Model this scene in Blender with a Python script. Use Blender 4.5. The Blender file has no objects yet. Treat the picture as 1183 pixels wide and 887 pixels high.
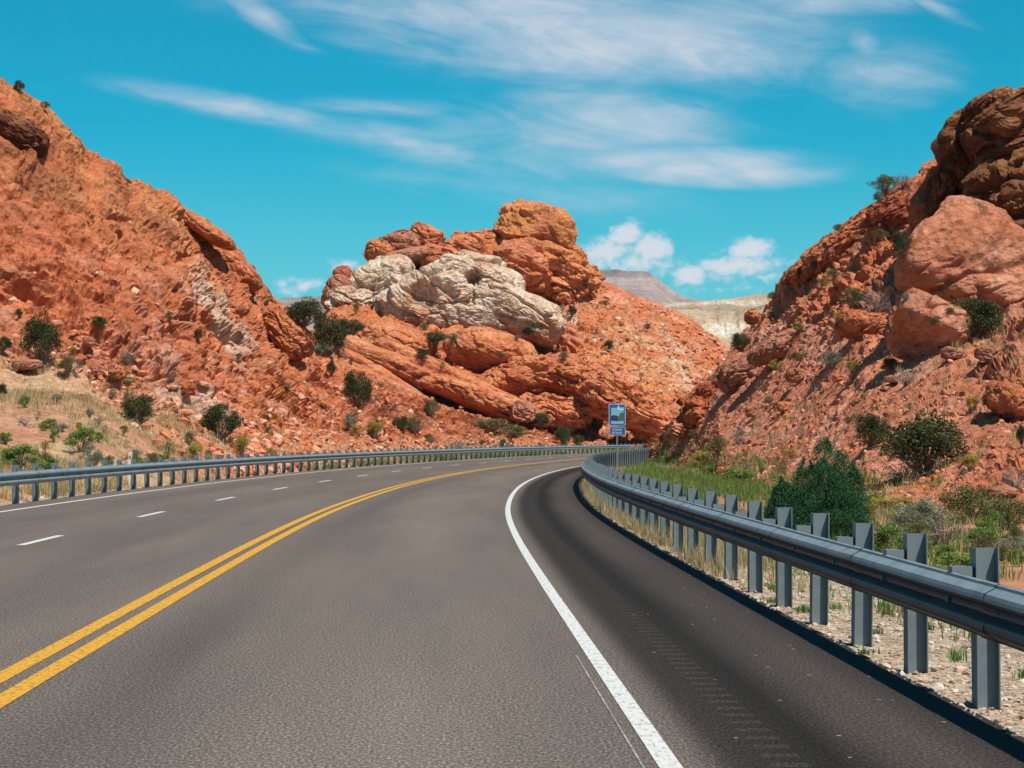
import bpy, bmesh, math, random
import numpy as np
from mathutils import Vector
random.seed(7)
F = 2700.0; CX = 591.5; HY = 505.0; CH = 1.4       # lens in photo pixels, horizon row, eye height
SUN = np.array([0.34, -0.40, 1.0]); SUN /= np.linalg.norm(SUN)
C = bpy.context.scene.collection
def unproj(px, py, Y):
    px = np.asarray(px, float); py = np.asarray(py, float); Y = np.asarray(Y, float)
    return np.stack(np.broadcast_arrays((px-CX)*Y/F, Y, CH+(HY-py)*Y/F), -1)
# ------------------------------------------------------------------ noise
def _h(ix, iy, iz, seed):
    n = (ix*73856093) ^ (iy*19349663) ^ (iz*83492791) ^ (seed*2654435 + 374761)
    n = (n & 0xffffffff).astype(np.uint64)
    n = ((n ^ (n >> np.uint64(15)))*np.uint64(2246822519)) & np.uint64(0xffffffff)
    n = ((n ^ (n >> np.uint64(13)))*np.uint64(3266489917)) & np.uint64(0xffffffff)
    n = n ^ (n >> np.uint64(16))
    return n.astype(np.float64)/4294967295.0
def vnoise(p, seed=0):
    i = np.floor(p).astype(np.int64); f = p-i; f = f*f*f*(f*(f*6-15)+10)
    r = 0
    for dx in (0, 1):
        wx = f[..., 0] if dx else 1-f[..., 0]
        for dy in (0, 1):
            wy = f[..., 1] if dy else 1-f[..., 1]
            for dz in (0, 1):
                wz = f[..., 2] if dz else 1-f[..., 2]
                r = r+_h(i[..., 0]+dx, i[..., 1]+dy, i[..., 2]+dz, seed)*wx*wy*wz
    return r*2-1
def fbm(p, o=4, seed=0, g=.5, ridge=False):
    r = 0; a = 1.0; t = 0
    for k in range(o):
        n = vnoise(p*(2.03**k)+k*17.3, seed+k)
        if ridge: n = 1-2*np.abs(n)
        r = r+a*n; t += a; a *= g
    return r/t
def basis(along, nrm):
    n = np.array(nrm, float); n /= np.linalg.norm(n)
    a = np.array(along, float); a -= n*(a@n); a /= np.linalg.norm(a)
    return np.stack([a, np.cross(n, a), n])
def blocks(p, B, size, seed):
    q = (p@B.T)/np.array(size)
    i = np.floor(q).astype(np.int64)
    F1 = np.full(q.shape[:-1], 9.0); F2 = F1.copy(); idv = F1*0; tl = F1*0
    for dx in (-1, 0, 1):
        for dy in (-1, 0, 1):
            for dz in (-1, 0, 1):
                a, b, c = i[..., 0]+dx, i[..., 1]+dy, i[..., 2]+dz
                cx = a+.12+.76*_h(a, b, c, seed); cy = b+.12+.76*_h(a, b, c, seed+1); cz = c+.12+.76*_h(a, b, c, seed+2)
                ex, ey, ez = q[..., 0]-cx, q[..., 1]-cy, q[..., 2]-cz
                d = np.sqrt(ex*ex+ey*ey+ez*ez)
                near = d < F1
                F2 = np.where(near, F1, np.minimum(F2, d)); F1 = np.where(near, d, F1)
                r1 = _h(a, b, c, seed+3)*2-1; r2 = _h(a, b, c, seed+4)*2-1; r3 = _h(a, b, c, seed+5)*2-1
                idv = np.where(near, r1, idv)
                tl = np.where(near, ex*r2+ey*r3+ez*r1, tl)
    w = sm(F2-F1, 0, .30)                             # every block rounds off into the joint round it
    return (idv*.5+.5)*w, tl*w, F2-F1
def sm(x, a, b):
    t = np.clip((x-a)/(b-a), 0, 1); return t*t*(3-2*t)
# ------------------------------------------------------------------ rock
def rock_disp(p, B, amp, s, seed, crack=.25, fine=1.0, stretch=False):
    """blocky bedded rock relief in metres; returns displacement and a tint per block"""
    if stretch: p = p*np.array([1, .5, 1]); fine *= 1.1; crack *= 1.3
    w = p+.55*s*np.stack([fbm(p/(s*1.2), 3, seed+50), fbm(p/(s*1.2)+9, 3, seed+60), fbm(p/(s*1.2)+19, 3, seed+70)], -1)
    i1, t1, e1 = blocks(w, B, (s*2.2, s*1.3, s*.75), seed)
    i2, t2, e2 = blocks(w, B, (s*.8, s*.5, s*.26), seed+10)
    d = amp*(.55*i1+.9*t1)-amp*crack*2.0*np.exp(-(e1/.10)**2)
    d += amp*.36*fine*(.6*i2+.9*t2)-amp*crack*.8*fine*np.exp(-(e2/.12)**2)
    if fine > .3:
        i3, t3, e3 = blocks(w, B, (s*.30, s*.2, s*.11), seed+20)
        d += amp*.15*fine*(.7*i3+t3)-amp*crack*.3*fine*np.exp(-(e3/.14)**2)
    d += amp*.5*fbm(p/(s*1.6), 4, seed+30)+(amp*.07*fbm(p/(s*.3), 2, seed+40) if stretch else amp*.08*fbm(p/(s*.14), 3, seed+40))
    return d, (i1*.6+i2*.4)*2-.8
def grid_normals(P):
    du = np.gradient(P, axis=1); dv = np.gradient(P, axis=0)
    n = np.cross(du, dv); n /= np.linalg.norm(n, axis=-1, keepdims=True)+1e-9
    return n
# colours (albedo, linear)
RED = np.array([.52, .158, .068]); ORANGE = np.array([.61, .228, .088]); PINK = np.array([.62, .29, .19])
CREAM = np.array([.62, .465, .34]); BUFF = np.array([.56, .31, .16]); VARN_SHADE = np.array([.20, .07, .04])
SOIL = np.array([.50, .26, .14]); OCHRE = np.array([.50, .21, .070]); DEEP = np.array([.33, .08, .038])
def mix(a, b, t): return a+(b-a)*t[..., None]
def mesh_obj(name, V, Fc, mat, cols=None, parent=None, smooth=False, uv=None):
    V = np.ascontiguousarray(V.reshape(-1, 3), dtype=np.float32); Fc = np.ascontiguousarray(Fc, dtype=np.int32)
    me = bpy.data.meshes.new(name); nf, k = Fc.shape
    me.vertices.add(len(V)); me.vertices.foreach_set('co', V.ravel())
    me.loops.add(nf*k); me.loops.foreach_set('vertex_index', Fc.ravel())
    me.polygons.add(nf); me.polygons.foreach_set('loop_start', np.arange(nf, dtype=np.int32)*k)
    try: me.polygons.foreach_set('loop_total', np.full(nf, k, dtype=np.int32))
    except Exception: pass
    me.polygons.foreach_set('use_smooth', np.full(nf, smooth))
    me.update(calc_edges=True)
    if cols is not None:
        ca = me.color_attributes.new('Col', 'FLOAT_COLOR', 'POINT')
        c4 = np.ones((len(V), 4), np.float32); c4[:, :3] = cols.reshape(-1, 3); ca.data.foreach_set('color', c4.ravel())
    if uv is not None:
        ul = me.uv_layers.new(name='UVMap'); ul.data.foreach_set('uv', uv.reshape(-1, 2)[Fc.ravel()].astype(np.float32).ravel())
    if mat: me.materials.append(mat)
    o = bpy.data.objects.new(name, me); C.objects.link(o)
    if parent: o.parent = parent
    return o
def tag(o, label=None, cat=None, group=None, kind=None):
    if label: o['label'] = label
    if cat: o['category'] = cat
    if group: o['group'] = group
    if kind: o['kind'] = kind
    return o
def grid_faces(nr, nc):
    a = np.arange(nr*nc).reshape(nr, nc)
    return np.stack([a[:-1, :-1], a[:-1, 1:], a[1:, 1:], a[1:, :-1]], -1).reshape(-1, 4)
# ------------------------------------------------------------------ materials
def M(name):
    m = bpy.data.materials.new(name); m.use_nodes = True
    return m, m.node_tree, m.node_tree.nodes['Principled BSDF']
def nd(nt, t, **kw):
    n = nt.nodes.new(t)
    for k, v in kw.items():
        if k.startswith('i_'):
            key = k[2:]
            n.inputs[int(key) if key.isdigit() else key.replace('_', ' ')].default_value = v
        else: setattr(n, k, v)
    return n
def ramp(nt, fac, stops):
    r = nt.nodes.new('ShaderNodeValToRGB'); e = r.color_ramp.elements
    while len(e) < len(stops): e.new(.5)
    for x, (pos, col) in zip(e, stops): x.position = pos; x.color = (*col, 1)
    nt.links.new(fac, r.inputs[0]); return r.outputs[0]
def rock_material(name, scale=1.0, bump=.4, stretch=(1, 1, 1), rot=(0, 0, 0)):
    m, nt, b = M(name); L = nt.links.new
    at = nd(nt, 'ShaderNodeVertexColor', layer_name='Col')
    tc = nd(nt, 'ShaderNodeTexCoord'); mp = nd(nt, 'ShaderNodeMapping'); L(tc.outputs['Object'], mp.inputs[0])
    mp.inputs['Scale'].default_value = stretch; mp.inputs['Rotation'].default_value = rot
    n1 = nd(nt, 'ShaderNodeTexNoise', i_Scale=2.2*scale, i_Detail=9.0, i_Roughness=.68); L(mp.outputs[0], n1.inputs['Vector'])
    n2 = nd(nt, 'ShaderNodeTexNoise', i_Scale=.35*scale, i_Detail=5.0, i_Roughness=.6); L(mp.outputs[0], n2.inputs['Vector'])
    v = nd(nt, 'ShaderNodeTexVoronoi', i_Scale=3.2*scale, i_Randomness=1.0); L(mp.outputs[0], v.inputs['Vector'])
    r1 = ramp(nt, n1.outputs[0], [(.28, (.58, .50, .46)), (.5, (.97, .97, .97)), (.70, (1.32, 1.42, 1.55))])
    r2 = ramp(nt, n2.outputs[0], [(.32, (.76, .70, .66)), (.52, (1, 1, 1)), (.70, (1.15, 1.24, 1.34))])
    m1 = nd(nt, 'ShaderNodeMix', data_type='RGBA', blend_type='MULTIPLY'); m1.inputs[0].default_value = .9
    m2 = nd(nt, 'ShaderNodeMix', data_type='RGBA', blend_type='MULTIPLY'); m2.inputs[0].default_value = .9
    L(at.outputs[0], m1.inputs[6]); L(r1, m1.inputs[7]); L(m1.outputs[2], m2.inputs[6]); L(r2, m2.inputs[7])
    L(m2.outputs[2], b.inputs['Base Color']); b.inputs['Roughness'].default_value = .92
    b.inputs['Specular IOR Level'].default_value = .2
    ad = nd(nt, 'ShaderNodeMath', operation='MULTIPLY_ADD', i_1=.5); L(v.outputs['Distance'], ad.inputs[0]); L(n1.outputs[0], ad.inputs[2])
    bp = nd(nt, 'ShaderNodeBump', i_Strength=.8, i_Distance=bump); L(ad.outputs[0], bp.inputs['Height']); L(bp.outputs[0], b.inputs['Normal'])
    return m
def attr_material(name, rough=.85, trans=0.0, var=.3, scale=6):
    m, nt, b = M(name); L = nt.links.new
    at = nd(nt, 'ShaderNodeVertexColor', layer_name='Col')
    n1 = nd(nt, 'ShaderNodeTexNoise', i_Scale=float(scale), i_Detail=4.0)
    tc = nd(nt, 'ShaderNodeTexCoord'); L(tc.outputs['Object'], n1.inputs['Vector'])
    r1 = ramp(nt, n1.outputs[0], [(.3, (1-var,)*3), (.7, (1+var,)*3)])
    m1 = nd(nt, 'ShaderNodeMix', data_type='RGBA', blend_type='MULTIPLY'); m1.inputs[0].default_value = 1
    L(at.outputs[0], m1.inputs[6]); L(r1, m1.inputs[7]); L(m1.outputs[2], b.inputs['Base Color'])
    b.inputs['Roughness'].default_value = rough; b.inputs['Specular IOR Level'].default_value = .25
    if trans:
        t = nd(nt, 'ShaderNodeBsdfTranslucent'); L(m1.outputs[2], t.inputs[0])
        mx = nd(nt, 'ShaderNodeMixShader'); mx.inputs[0].default_value = trans
        L(b.outputs[0], mx.inputs[1]); L(t.outputs[0], mx.inputs[2]); L(mx.outputs[0], nt.nodes['Material Output'].inputs[0])
    return m
MROCK = rock_material('red_rock'); MFAR = rock_material('far_rock', scale=.12, bump=1.5)
MSTONE = attr_material('loose_stone', .9, var=.2); MLEAF = attr_material('leaves', .75, .25, .25, 3)
MBARK = attr_material('bark', .95, 0, .3, 20)
# ------------------------------------------------------------------ road line in plan (right-hand white line)
wl = np.array([(-30, 2.2), (0, .95), (10, .67), (16.6, .48), (23, .30), (32, .08), (44, -.08), (53, -.04), (68, .27), (87, 1.15),
               (104, 2.4), (130, 5.2), (165, 10.0), (200, 16.4), (240, 26.5), (280, 40), (320, 58), (360, 81)])
def spline(Ys, pts):
    from numpy.polynomial import polynomial as Pn
    x, y = pts[:, 0], pts[:, 1]; m = np.gradient(y, x)
    k = np.clip(np.searchsorted(x, Ys)-1, 0, len(x)-2); h = x[k+1]-x[k]; t = (Ys-x[k])/h
    return (2*t**3-3*t*t+1)*y[k]+(t**3-2*t*t+t)*h*m[k]+(-2*t**3+3*t*t)*y[k+1]+(t**3-t*t)*h*m[k+1]
yy = np.arange(-30, 360, .25); xx = spline(yy, wl)
for _ in range(60): xx[1:-1] = (xx[:-2]+2*xx[1:-1]+xx[2:])/4
tx = np.gradient(xx, yy); ln = np.sqrt(1+tx*tx); tdir = np.stack([tx/ln, 1/ln], -1); ndir = np.stack([1/ln, -tx/ln], -1)
sarc = np.concatenate([[0], np.cumsum(np.hypot(np.diff(xx), np.diff(yy)))]); S0 = float(np.interp(0, yy, sarc)); sarc -= S0
def road_pt(s, off):
    Y = np.interp(s, sarc, yy); X = np.interp(s, sarc, xx); nx = np.interp(s, sarc, ndir[:, 0]); ny = np.interp(s, sarc, ndir[:, 1])
    return X+nx*off, Y+ny*off
def strip(name, offs, zs, s0, s1, ds, mat, kind='structure', parent=None):
    s = np.arange(s0, s1+ds*.5, ds); offs = np.array(offs, float); zs = np.array(zs, float)
    S, O = np.meshgrid(s, offs, indexing='ij'); X, Y = road_pt(S, O); Z = np.broadcast_to(zs, X.shape)
    V = np.stack([X, Y, Z], -1); o = mesh_obj(name, V, grid_faces(len(s), len(offs))[:, ::-1], mat, parent=parent, uv=np.stack([O, S], -1))
    if kind: o['kind'] = kind
    return o
# asphalt
def asphalt():
    m, nt, b = M('asphalt'); L = nt.links.new
    uv = nd(nt, 'ShaderNodeUVMap', uv_map='UVMap'); sp = nd(nt, 'ShaderNodeSeparateXYZ'); L(uv.outputs[0], sp.inputs[0])
    def mapped(sx, sy):
        mp = nd(nt, 'ShaderNodeMapping'); mp.inputs['Scale'].default_value = (sx, sy, 1); L(uv.outputs[0], mp.inputs[0]); return mp.outputs[0]
    g = nd(nt, 'ShaderNodeTexNoise', i_Scale=1.0, i_Detail=6.0, i_Roughness=.75); L(mapped(62, 24), g.inputs['Vector'])
    pz = nd(nt, 'ShaderNodeTexNoise', i_Scale=1.0, i_Detail=5.0, i_Roughness=.6); L(mapped(.9, .07), pz.inputs['Vector'])
    grain = ramp(nt, g.outputs[0], [(.33, (.046, .038, .034)), (.5, (.120, .099, .087)), (.66, (.32, .265, .23))])
    patch = ramp(nt, pz.outputs[0], [(.3, (.80, .80, .82)), (.7, (1.18, 1.16, 1.13))])
    mm = nd(nt, 'ShaderNodeMix', data_type='RGBA', blend_type='MULTIPLY'); mm.inputs[0].default_value = 1
    L(grain, mm.inputs[6]); L(patch, mm.inputs[7])
    # rubbered band on the shoulder, wheel tracks in the lanes: wear along the road; outer edge darkened as rail shadow
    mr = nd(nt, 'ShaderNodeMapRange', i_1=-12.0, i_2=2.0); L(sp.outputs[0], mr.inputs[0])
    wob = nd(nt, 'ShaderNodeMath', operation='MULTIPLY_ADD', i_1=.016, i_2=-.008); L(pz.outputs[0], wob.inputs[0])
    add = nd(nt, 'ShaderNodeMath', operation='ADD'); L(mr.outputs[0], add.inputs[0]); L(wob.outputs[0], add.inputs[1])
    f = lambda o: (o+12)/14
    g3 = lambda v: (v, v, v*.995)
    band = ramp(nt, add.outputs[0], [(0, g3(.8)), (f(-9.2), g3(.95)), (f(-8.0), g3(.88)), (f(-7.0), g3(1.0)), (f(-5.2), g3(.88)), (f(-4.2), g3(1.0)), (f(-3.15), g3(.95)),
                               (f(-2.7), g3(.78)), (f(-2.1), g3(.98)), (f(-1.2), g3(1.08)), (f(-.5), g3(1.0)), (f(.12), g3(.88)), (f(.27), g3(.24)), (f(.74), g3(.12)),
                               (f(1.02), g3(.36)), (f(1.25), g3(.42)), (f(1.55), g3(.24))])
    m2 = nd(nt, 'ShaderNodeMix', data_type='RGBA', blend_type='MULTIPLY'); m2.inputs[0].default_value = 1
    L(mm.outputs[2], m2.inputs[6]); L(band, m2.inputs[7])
    # scattered pale chips on the shoulder
    vo = nd(nt, 'ShaderNodeTexVoronoi', i_Scale=1.0); L(mapped(7, 4), vo.inputs['Vector'])
    ch = nd(nt, 'ShaderNodeMath', operation='LESS_THAN', i_1=.09); L(vo.outputs['Distance'], ch.inputs[0])
    rn = nd(nt, 'ShaderNodeMath', operation='GREATER_THAN', i_1=.62); L(vo.outputs['Color'], rn.inputs[0])
    sh = nd(nt, 'ShaderNodeMath', operation='GREATER_THAN', i_1=.35); L(sp.outputs[0], sh.inputs[0])
    c1 = nd(nt, 'ShaderNodeMath', operation='MULTIPLY'); L(ch.outputs[0], c1.inputs[0]); L(rn.outputs[0], c1.inputs[1])
    c2 = nd(nt, 'ShaderNodeMath', operation='MULTIPLY'); L(c1.outputs[0], c2.inputs[0]); L(sh.outputs[0], c2.inputs[1])
    # milled rumble grooves beside the edge line
    def mt(op, a, b=None):
        n_ = nd(nt, 'ShaderNodeMath', operation=op); L(a, n_.inputs[0]) if not isinstance(a, float) else None
        if isinstance(b, float): n_.inputs[1].default_value = b
        elif b is not None: L(b, n_.inputs[1])
        return n_.outputs[0]
    wv = mt('GREATER_THAN', mt('SINE', mt('MULTIPLY', sp.outputs[1], 2*math.pi/.30)), .35)
    inb = mt('MULTIPLY', mt('GREATER_THAN', sp.outputs[0], .44), mt('LESS_THAN', sp.outputs[0], .60))
    rb = mt('MULTIPLY', mt('MULTIPLY', wv, inb), mt('GREATER_THAN', g.outputs[0], .47)); rb = mt('MULTIPLY', rb, .11)
    c2o = mt('MAXIMUM', c2.outputs[0], rb)
    m3 = nd(nt, 'ShaderNodeMix', data_type='RGBA'); L(c2o, m3.inputs[0]); L(m2.outputs[2], m3.inputs[6]); m3.inputs[7].default_value = (.22, .17, .14, 1)
    L(m3.outputs[2], b.inputs['Base Color']); b.inputs['Roughness'].default_value = .9; b.inputs['Specular IOR Level'].default_value = .12
    bp = nd(nt, 'ShaderNodeBump', i_Strength=.06, i_Distance=.003); L(g.outputs[0], bp.inputs['Height']); L(bp.outputs[0], b.inputs['Normal'])
    return m
def paint(name, col, wear=.33):
    m, nt, b = M(name); L = nt.links.new
    uv = nd(nt, 'ShaderNodeUVMap', uv_map='UVMap'); mp = nd(nt, 'ShaderNodeMapping'); mp.inputs['Scale'].default_value = (30, 9, 1); L(uv.outputs[0], mp.inputs[0])
    n = nd(nt, 'ShaderNodeTexNoise', i_Scale=1.0, i_Detail=5.0, i_Roughness=.75); L(mp.outputs[0], n.inputs['Vector'])
    c = ramp(nt, n.outputs[0], [(wear-.05, tuple(x*.45 for x in col)), (wear+.06, tuple(x*.9 for x in col)), (.7, col)])
    L(c, b.inputs['Base Color']); b.inputs['Roughness'].default_value = .8; b.inputs['Specular IOR Level'].default_value = .2
    return m
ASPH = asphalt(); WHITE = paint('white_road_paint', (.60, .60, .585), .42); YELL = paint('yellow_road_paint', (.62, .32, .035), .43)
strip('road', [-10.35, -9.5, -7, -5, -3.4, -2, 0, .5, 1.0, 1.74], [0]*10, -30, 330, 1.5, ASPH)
EDGE = paint('asphalt_edge_shade', (.055, .033, .024))  # near-black drop at the asphalt edge; right one paints in the rail's shadow band
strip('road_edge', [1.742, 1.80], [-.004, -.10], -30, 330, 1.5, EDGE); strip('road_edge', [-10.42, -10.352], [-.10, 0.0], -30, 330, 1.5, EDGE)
strip('edge_line', [-.050, .050], [.004]*2, -30, 330, 1.0, WHITE)
strip('edge_line', [-.122, -.110], [.004]*2, 9.0, 15, 1.0, paint('faded_paint', (.36, .34, .32), .5))
strip('edge_line', [-9.56, -9.44], [.004]*2, -30, 330, 1.0, WHITE)
strip('centre_line', [-3.31-.065, -3.31+.065], [.004]*2, -30, 330, 1.0, YELL)
strip('centre_line', [-3.54-.065, -3.54+.065], [.004]*2, -30, 330, 1.0, YELL)
def sarc_at(Y): return float(np.interp(Y, yy, sarc))
k = 0
for i in range(-4, 27):
    a = sarc_at(30.4)+i*10.6
    strip('lane_dash', [-6.54, -6.42], [.004]*2, a, a+3.0, 1.0, WHITE)
# ------------------------------------------------------------------ terrain sheets
PICK = []
def sheet(name, cols_px, rows, nrow, reliefs, colfun, mat=None, label=None):
    """rows: list of polylines [(px,py,Y)...], foot first; a hillside surface with its own distances"""
    px = np.asarray(cols_px); R = []
    for r in rows:
        r = np.array(r, float); R.append(np.stack([np.interp(px, r[:, 0], r[:, 1]), np.interp(px, r[:, 0], r[:, 2])], -1))
    R = np.stack(R)                                   # k, ncol, 2
    kk = len(rows); t = np.linspace(0, kk-1, nrow); i = np.clip(np.floor(t).astype(int), 0, kk-2); f = (t-i)[:, None, None]
    G = R[i]*(1-f)+R[i+1]*f
    for _ in range(int(nrow/28)): G[1:-1] = (G[:-2]+2*G[1:-1]+G[2:])/4
    P = unproj(px[None, :], G[..., 0], G[..., 1]); T = np.repeat(t[:, None], len(px), 1)
    PX = np.repeat(px[None, :], nrow, 0); PY = G[..., 0].copy(); tint = 0
    edge = sm(T, 0, .35)*(1-.5*sm(T, 2.7, 4.0))
    n = grid_normals(P); n = np.where((n[..., 1:2] > 0) & (T[..., None] < kk-2.6), -n, n)
    for _ in range(6): n[1:-1] = (n[:-2]+n[1:-1]*2+n[2:])/4; n[:, 1:-1] = (n[:, :-2]+n[:, 1:-1]*2+n[:, 2:])/4
    n[..., 1] -= .35; n /= np.linalg.norm(n, axis=-1, keepdims=True)+1e-9
    for fn in reliefs:
        d, ti = fn(P, PX, PY, T); P = P+n*(d*edge)[..., None]; tint = tint+ti
    n = grid_normals(P); col = colfun(P, PX, PY, T, tint, np.abs(n[..., 2]))
    o = mesh_obj(name, P, grid_faces(*T.shape), mat or MROCK, cols=col); o['kind'] = 'structure'
    if label: o['label'] = label
    PICK.append((P.reshape(-1, 3), T.ravel(), name))
    return o
def zmask(PX, PY, cx, cy, rx, ry, ang=0, soft=.5):
    a = math.radians(ang); x = PX-cx; y = PY-cy
    u = (x*math.cos(a)+y*math.sin(a))/rx; v = (-x*math.sin(a)+y*math.cos(a))/ry
    return 1-sm(np.sqrt(u*u+v*v), 1-soft, 1+soft*.6)
# ---- left hill
BL = basis((.80, .15, -.60), (.55, -.25, .80))
rail_Y = [(-900, 22), (-400, 30), (-100, 43), (0, 48), (100, 56), (200, 67), (300, 82), (400, 106), (500, 146), (560, 182), (640, 225), (700, 245)]
lx = np.array(rail_Y, float)
footL = [(p, HY+F*1.5/(y*1.06+1.5), y*1.06+1.5) for p, y in rail_Y]
L1 = [(-900, 500, 50), (-400, 470, 62), (-100, 462, 78), (0, 462, 80), (100, 470, 80), (200, 506, 84), (300, 512, 97), (400, 508, 125), (500, 507, 166), (640, 512, 240), (700, 514, 262)]
L2 = [(-900, 420, 62), (-400, 400, 74), (-100, 408, 86), (0, 412, 88), (100, 425, 88), (200, 462, 92), (300, 480, 106), (400, 482, 138), (500, 490, 182), (640, 507, 255), (700, 512, 272)]
L3 = [(-900, 200, 72), (-400, 200, 84), (-100, 260, 94), (0, 290, 96), (100, 320, 98), (200, 360, 104), (300, 425, 122), (400, 452, 155), (500, 478, 198), (640, 505, 262), (700, 511, 280)]
L4 = [(-900, -200, 90), (-400, -60, 98), (-200, 10, 104), (-60, 66, 110), (0, 101, 113), (22, 112, 114), (50, 124, 116), (75, 146, 117), (100, 172, 119), (130, 190, 121), (150, 211, 123), (185, 228, 127), (200, 233, 129),
      (235, 260, 135), (262, 282, 140), (275, 290, 143), (290, 314, 147), (310, 336, 152), (330, 358, 158), (345, 374, 163), (370, 400, 170), (400, 425, 180), (440, 440, 196), (480, 455, 212), (540, 482, 238), (600, 500, 262), (640, 506, 276), (700, 512, 292)]
L5 = [(p, py+40, Y+26) for p, py, Y in L4]; L6 = [(p, min(520, py+260), Y+70) for p, py, Y in L4]
def relL1(P, PX, PY, T):
    rocky = sm(T, 1.0, 2.2); rocky = np.maximum(rocky, sm(PX, 330, 430)*sm(T, .3, 1.3)*.8)
    rocky = np.maximum(rocky*1, .10)
    s = np.interp(PX, [0, 300, 500], [1, 1, .9])
    d, ti = rock_disp(P, BL, 1.2, 4.0, 11, crack=.20, stretch=True)
    d = d+.38*vnoise((P@BL.T)*np.array([.10, .10, .85])+.5*fbm(P/6, 2, 15)[..., None], 14)
    return d*rocky*s, ti*rocky
def relL2(P, PX, PY, T):
    rocky = np.maximum(sm(T, 1.0, 2.6), .14); P = P*np.array([1, .4, 1]); P = P+.25*np.stack([fbm(P, 2, 91), fbm(P, 2, 92), fbm(P, 2, 93)], -1); i, t, e = blocks(P, BL, (1.3, .8, .5), 77)
    i2, t2, e2 = blocks(P+5, BL, (.6, .45, .26), 78)
    m = .5+.5*sm(fbm(P/7, 3, 90), -.2, .3)
    return rocky*m*(.30*(i*.6+t)+.14*(i2*.6+t2)-.13*np.exp(-(e/.14)**2)), i*.4
def colL(P, PX, PY, T, ti, nz):
    n = fbm(P/9, 4, 5); n2 = fbm(P/2.2, 4, 6)
    c = mix(RED+0*P, ORANGE, sm(n+.25*ti, -.25, .45))
    c = mix(c, OCHRE, .6*zmask(PX, PY, 90, 190, 190, 60, 38)*sm(n2, -.4, .4)); c = mix(c, VARN_SHADE*1.2, .6*zmask(PX, PY, 10, 190, 90, 50, 30)*sm(n2-n*.4, -.1, .3))  # second mask: overhang shadow at top left painted as dark rock
    c = mix(c, PINK, .65*sm(n2+.2*ti, .0, .5)*sm(PY, 200, 420))
    white = zmask(PX, PY, 262, 372, 26, 75, -42)*sm(n2+.5*ti, -.35, .1)
    c = mix(c, np.array([.62, .46, .34]), .85*white)
    c = mix(c, np.array([.62, .42, .34]), .85*zmask(PX, PY, 225, 475, 120, 36, 38)*sm(n2, -.4, .2))
    c = mix(c, VARN_SHADE, .5*sm(ti-n*.5, .55, 1.1)*sm(T, 2, 2.8))
    soil = (1-sm(T+.35*n+.2*n2, 1.5, 2.3))*(1-sm(PX, 170, 260)); n3 = fbm(P/1.3, 3, 16)
    soil = np.maximum(soil, (1-sm(T+.5*n2, .5, 1.2)))
    c = mix(c, mix(np.array([.56, .28, .17])+0*P, np.array([.52, .36, .20]), sm(n2+n3*.6, -.2, .4)), soil)
    return c
sheet('hill', np.linspace(-560, 700, 900), [footL, L1, L2, L3, L4, L5, L6], 480, [relL1, relL2], colL,
      label='red orange craggy hillside rising beyond the left guardrail')
# ---- centre hill
BC = basis((.86, .2, -.42), (.40, -.2, .86))
C0 = [(300, 523, 210), (500, 521, 235), (640, 520, 262), (755, 520, 268), (850, 519, 280), (1000, 518, 300)]
C1 = [(300, 480, 225), (500, 500, 246), (600, 505, 266), (640, 500, 272), (755, 498, 274), (850, 490, 286), (1000, 480, 310)]
C2 = [(300, 430, 240), (340, 430, 245), (400, 425, 252), (500, 465, 262), (600, 480, 285), (640, 460, 290), (700, 440, 290), (755, 440, 290), (850, 455, 300), (1000, 460, 320)]
C3 = [(300, 415, 262), (340, 408, 268), (380, 390, 275), (440, 388, 285), (520, 405, 290), (560, 400, 300), (620, 395, 305), (680, 380, 306), (755, 388, 306), (850, 430, 312), (1000, 440, 330)]
C4 = [(300, 412, 280), (345, 398, 285), (370, 372, 295), (390, 348, 300), (410, 324, 305), (450, 303, 315), (500, 294, 320), (560, 294, 325), (600, 280, 330), (645, 285, 332), (660, 302, 332), (678, 317, 330), (705, 326, 328),
      (729, 338, 326), (760, 349, 324), (790, 363, 322), (815, 380, 321), (841, 401, 320), (870, 425, 320), (1000, 450, 340)]
C5 = [(p, py+25, Y+30) for p, py, Y in C4]; C6 = [(p, min(515, py+170), Y+90) for p, py, Y in C4]
def relC1(P, PX, PY, T):
    scree = sm(PX-(PY-400)*.3, 640, 700)*(1-zmask(PX, PY, 680, 470, 60, 45, 20))
    d, ti = rock_disp(P, BC, 2.3, 7.5, 31, crack=.2, stretch=True)
    d = d+.7*vnoise((P@BC.T)*np.array([.05, .05, .45])+.5*fbm(P/12, 2, 15)[..., None], 14)
    return d*(1-.72*scree)*(.4+.6*sm(PX, 380, 460)), ti
def relC2(P, PX, PY, T):
    P = P*np.array([1, .4, 1]); P = P+.6*np.stack([fbm(P/2.5, 2, 91), fbm(P/2.5, 2, 92), fbm(P/2.5, 2, 93)], -1)
    i, t, e = blocks(P, BC, (2.4, 1.6, 1.1), 177); i2, t2, e2 = blocks(P, BC, (1.1, .9, .6), 178)
    return .42*(i*.6+t)+.2*(i2*.6+t2)-.2*np.exp(-(e/.14)**2), i*.3
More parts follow.
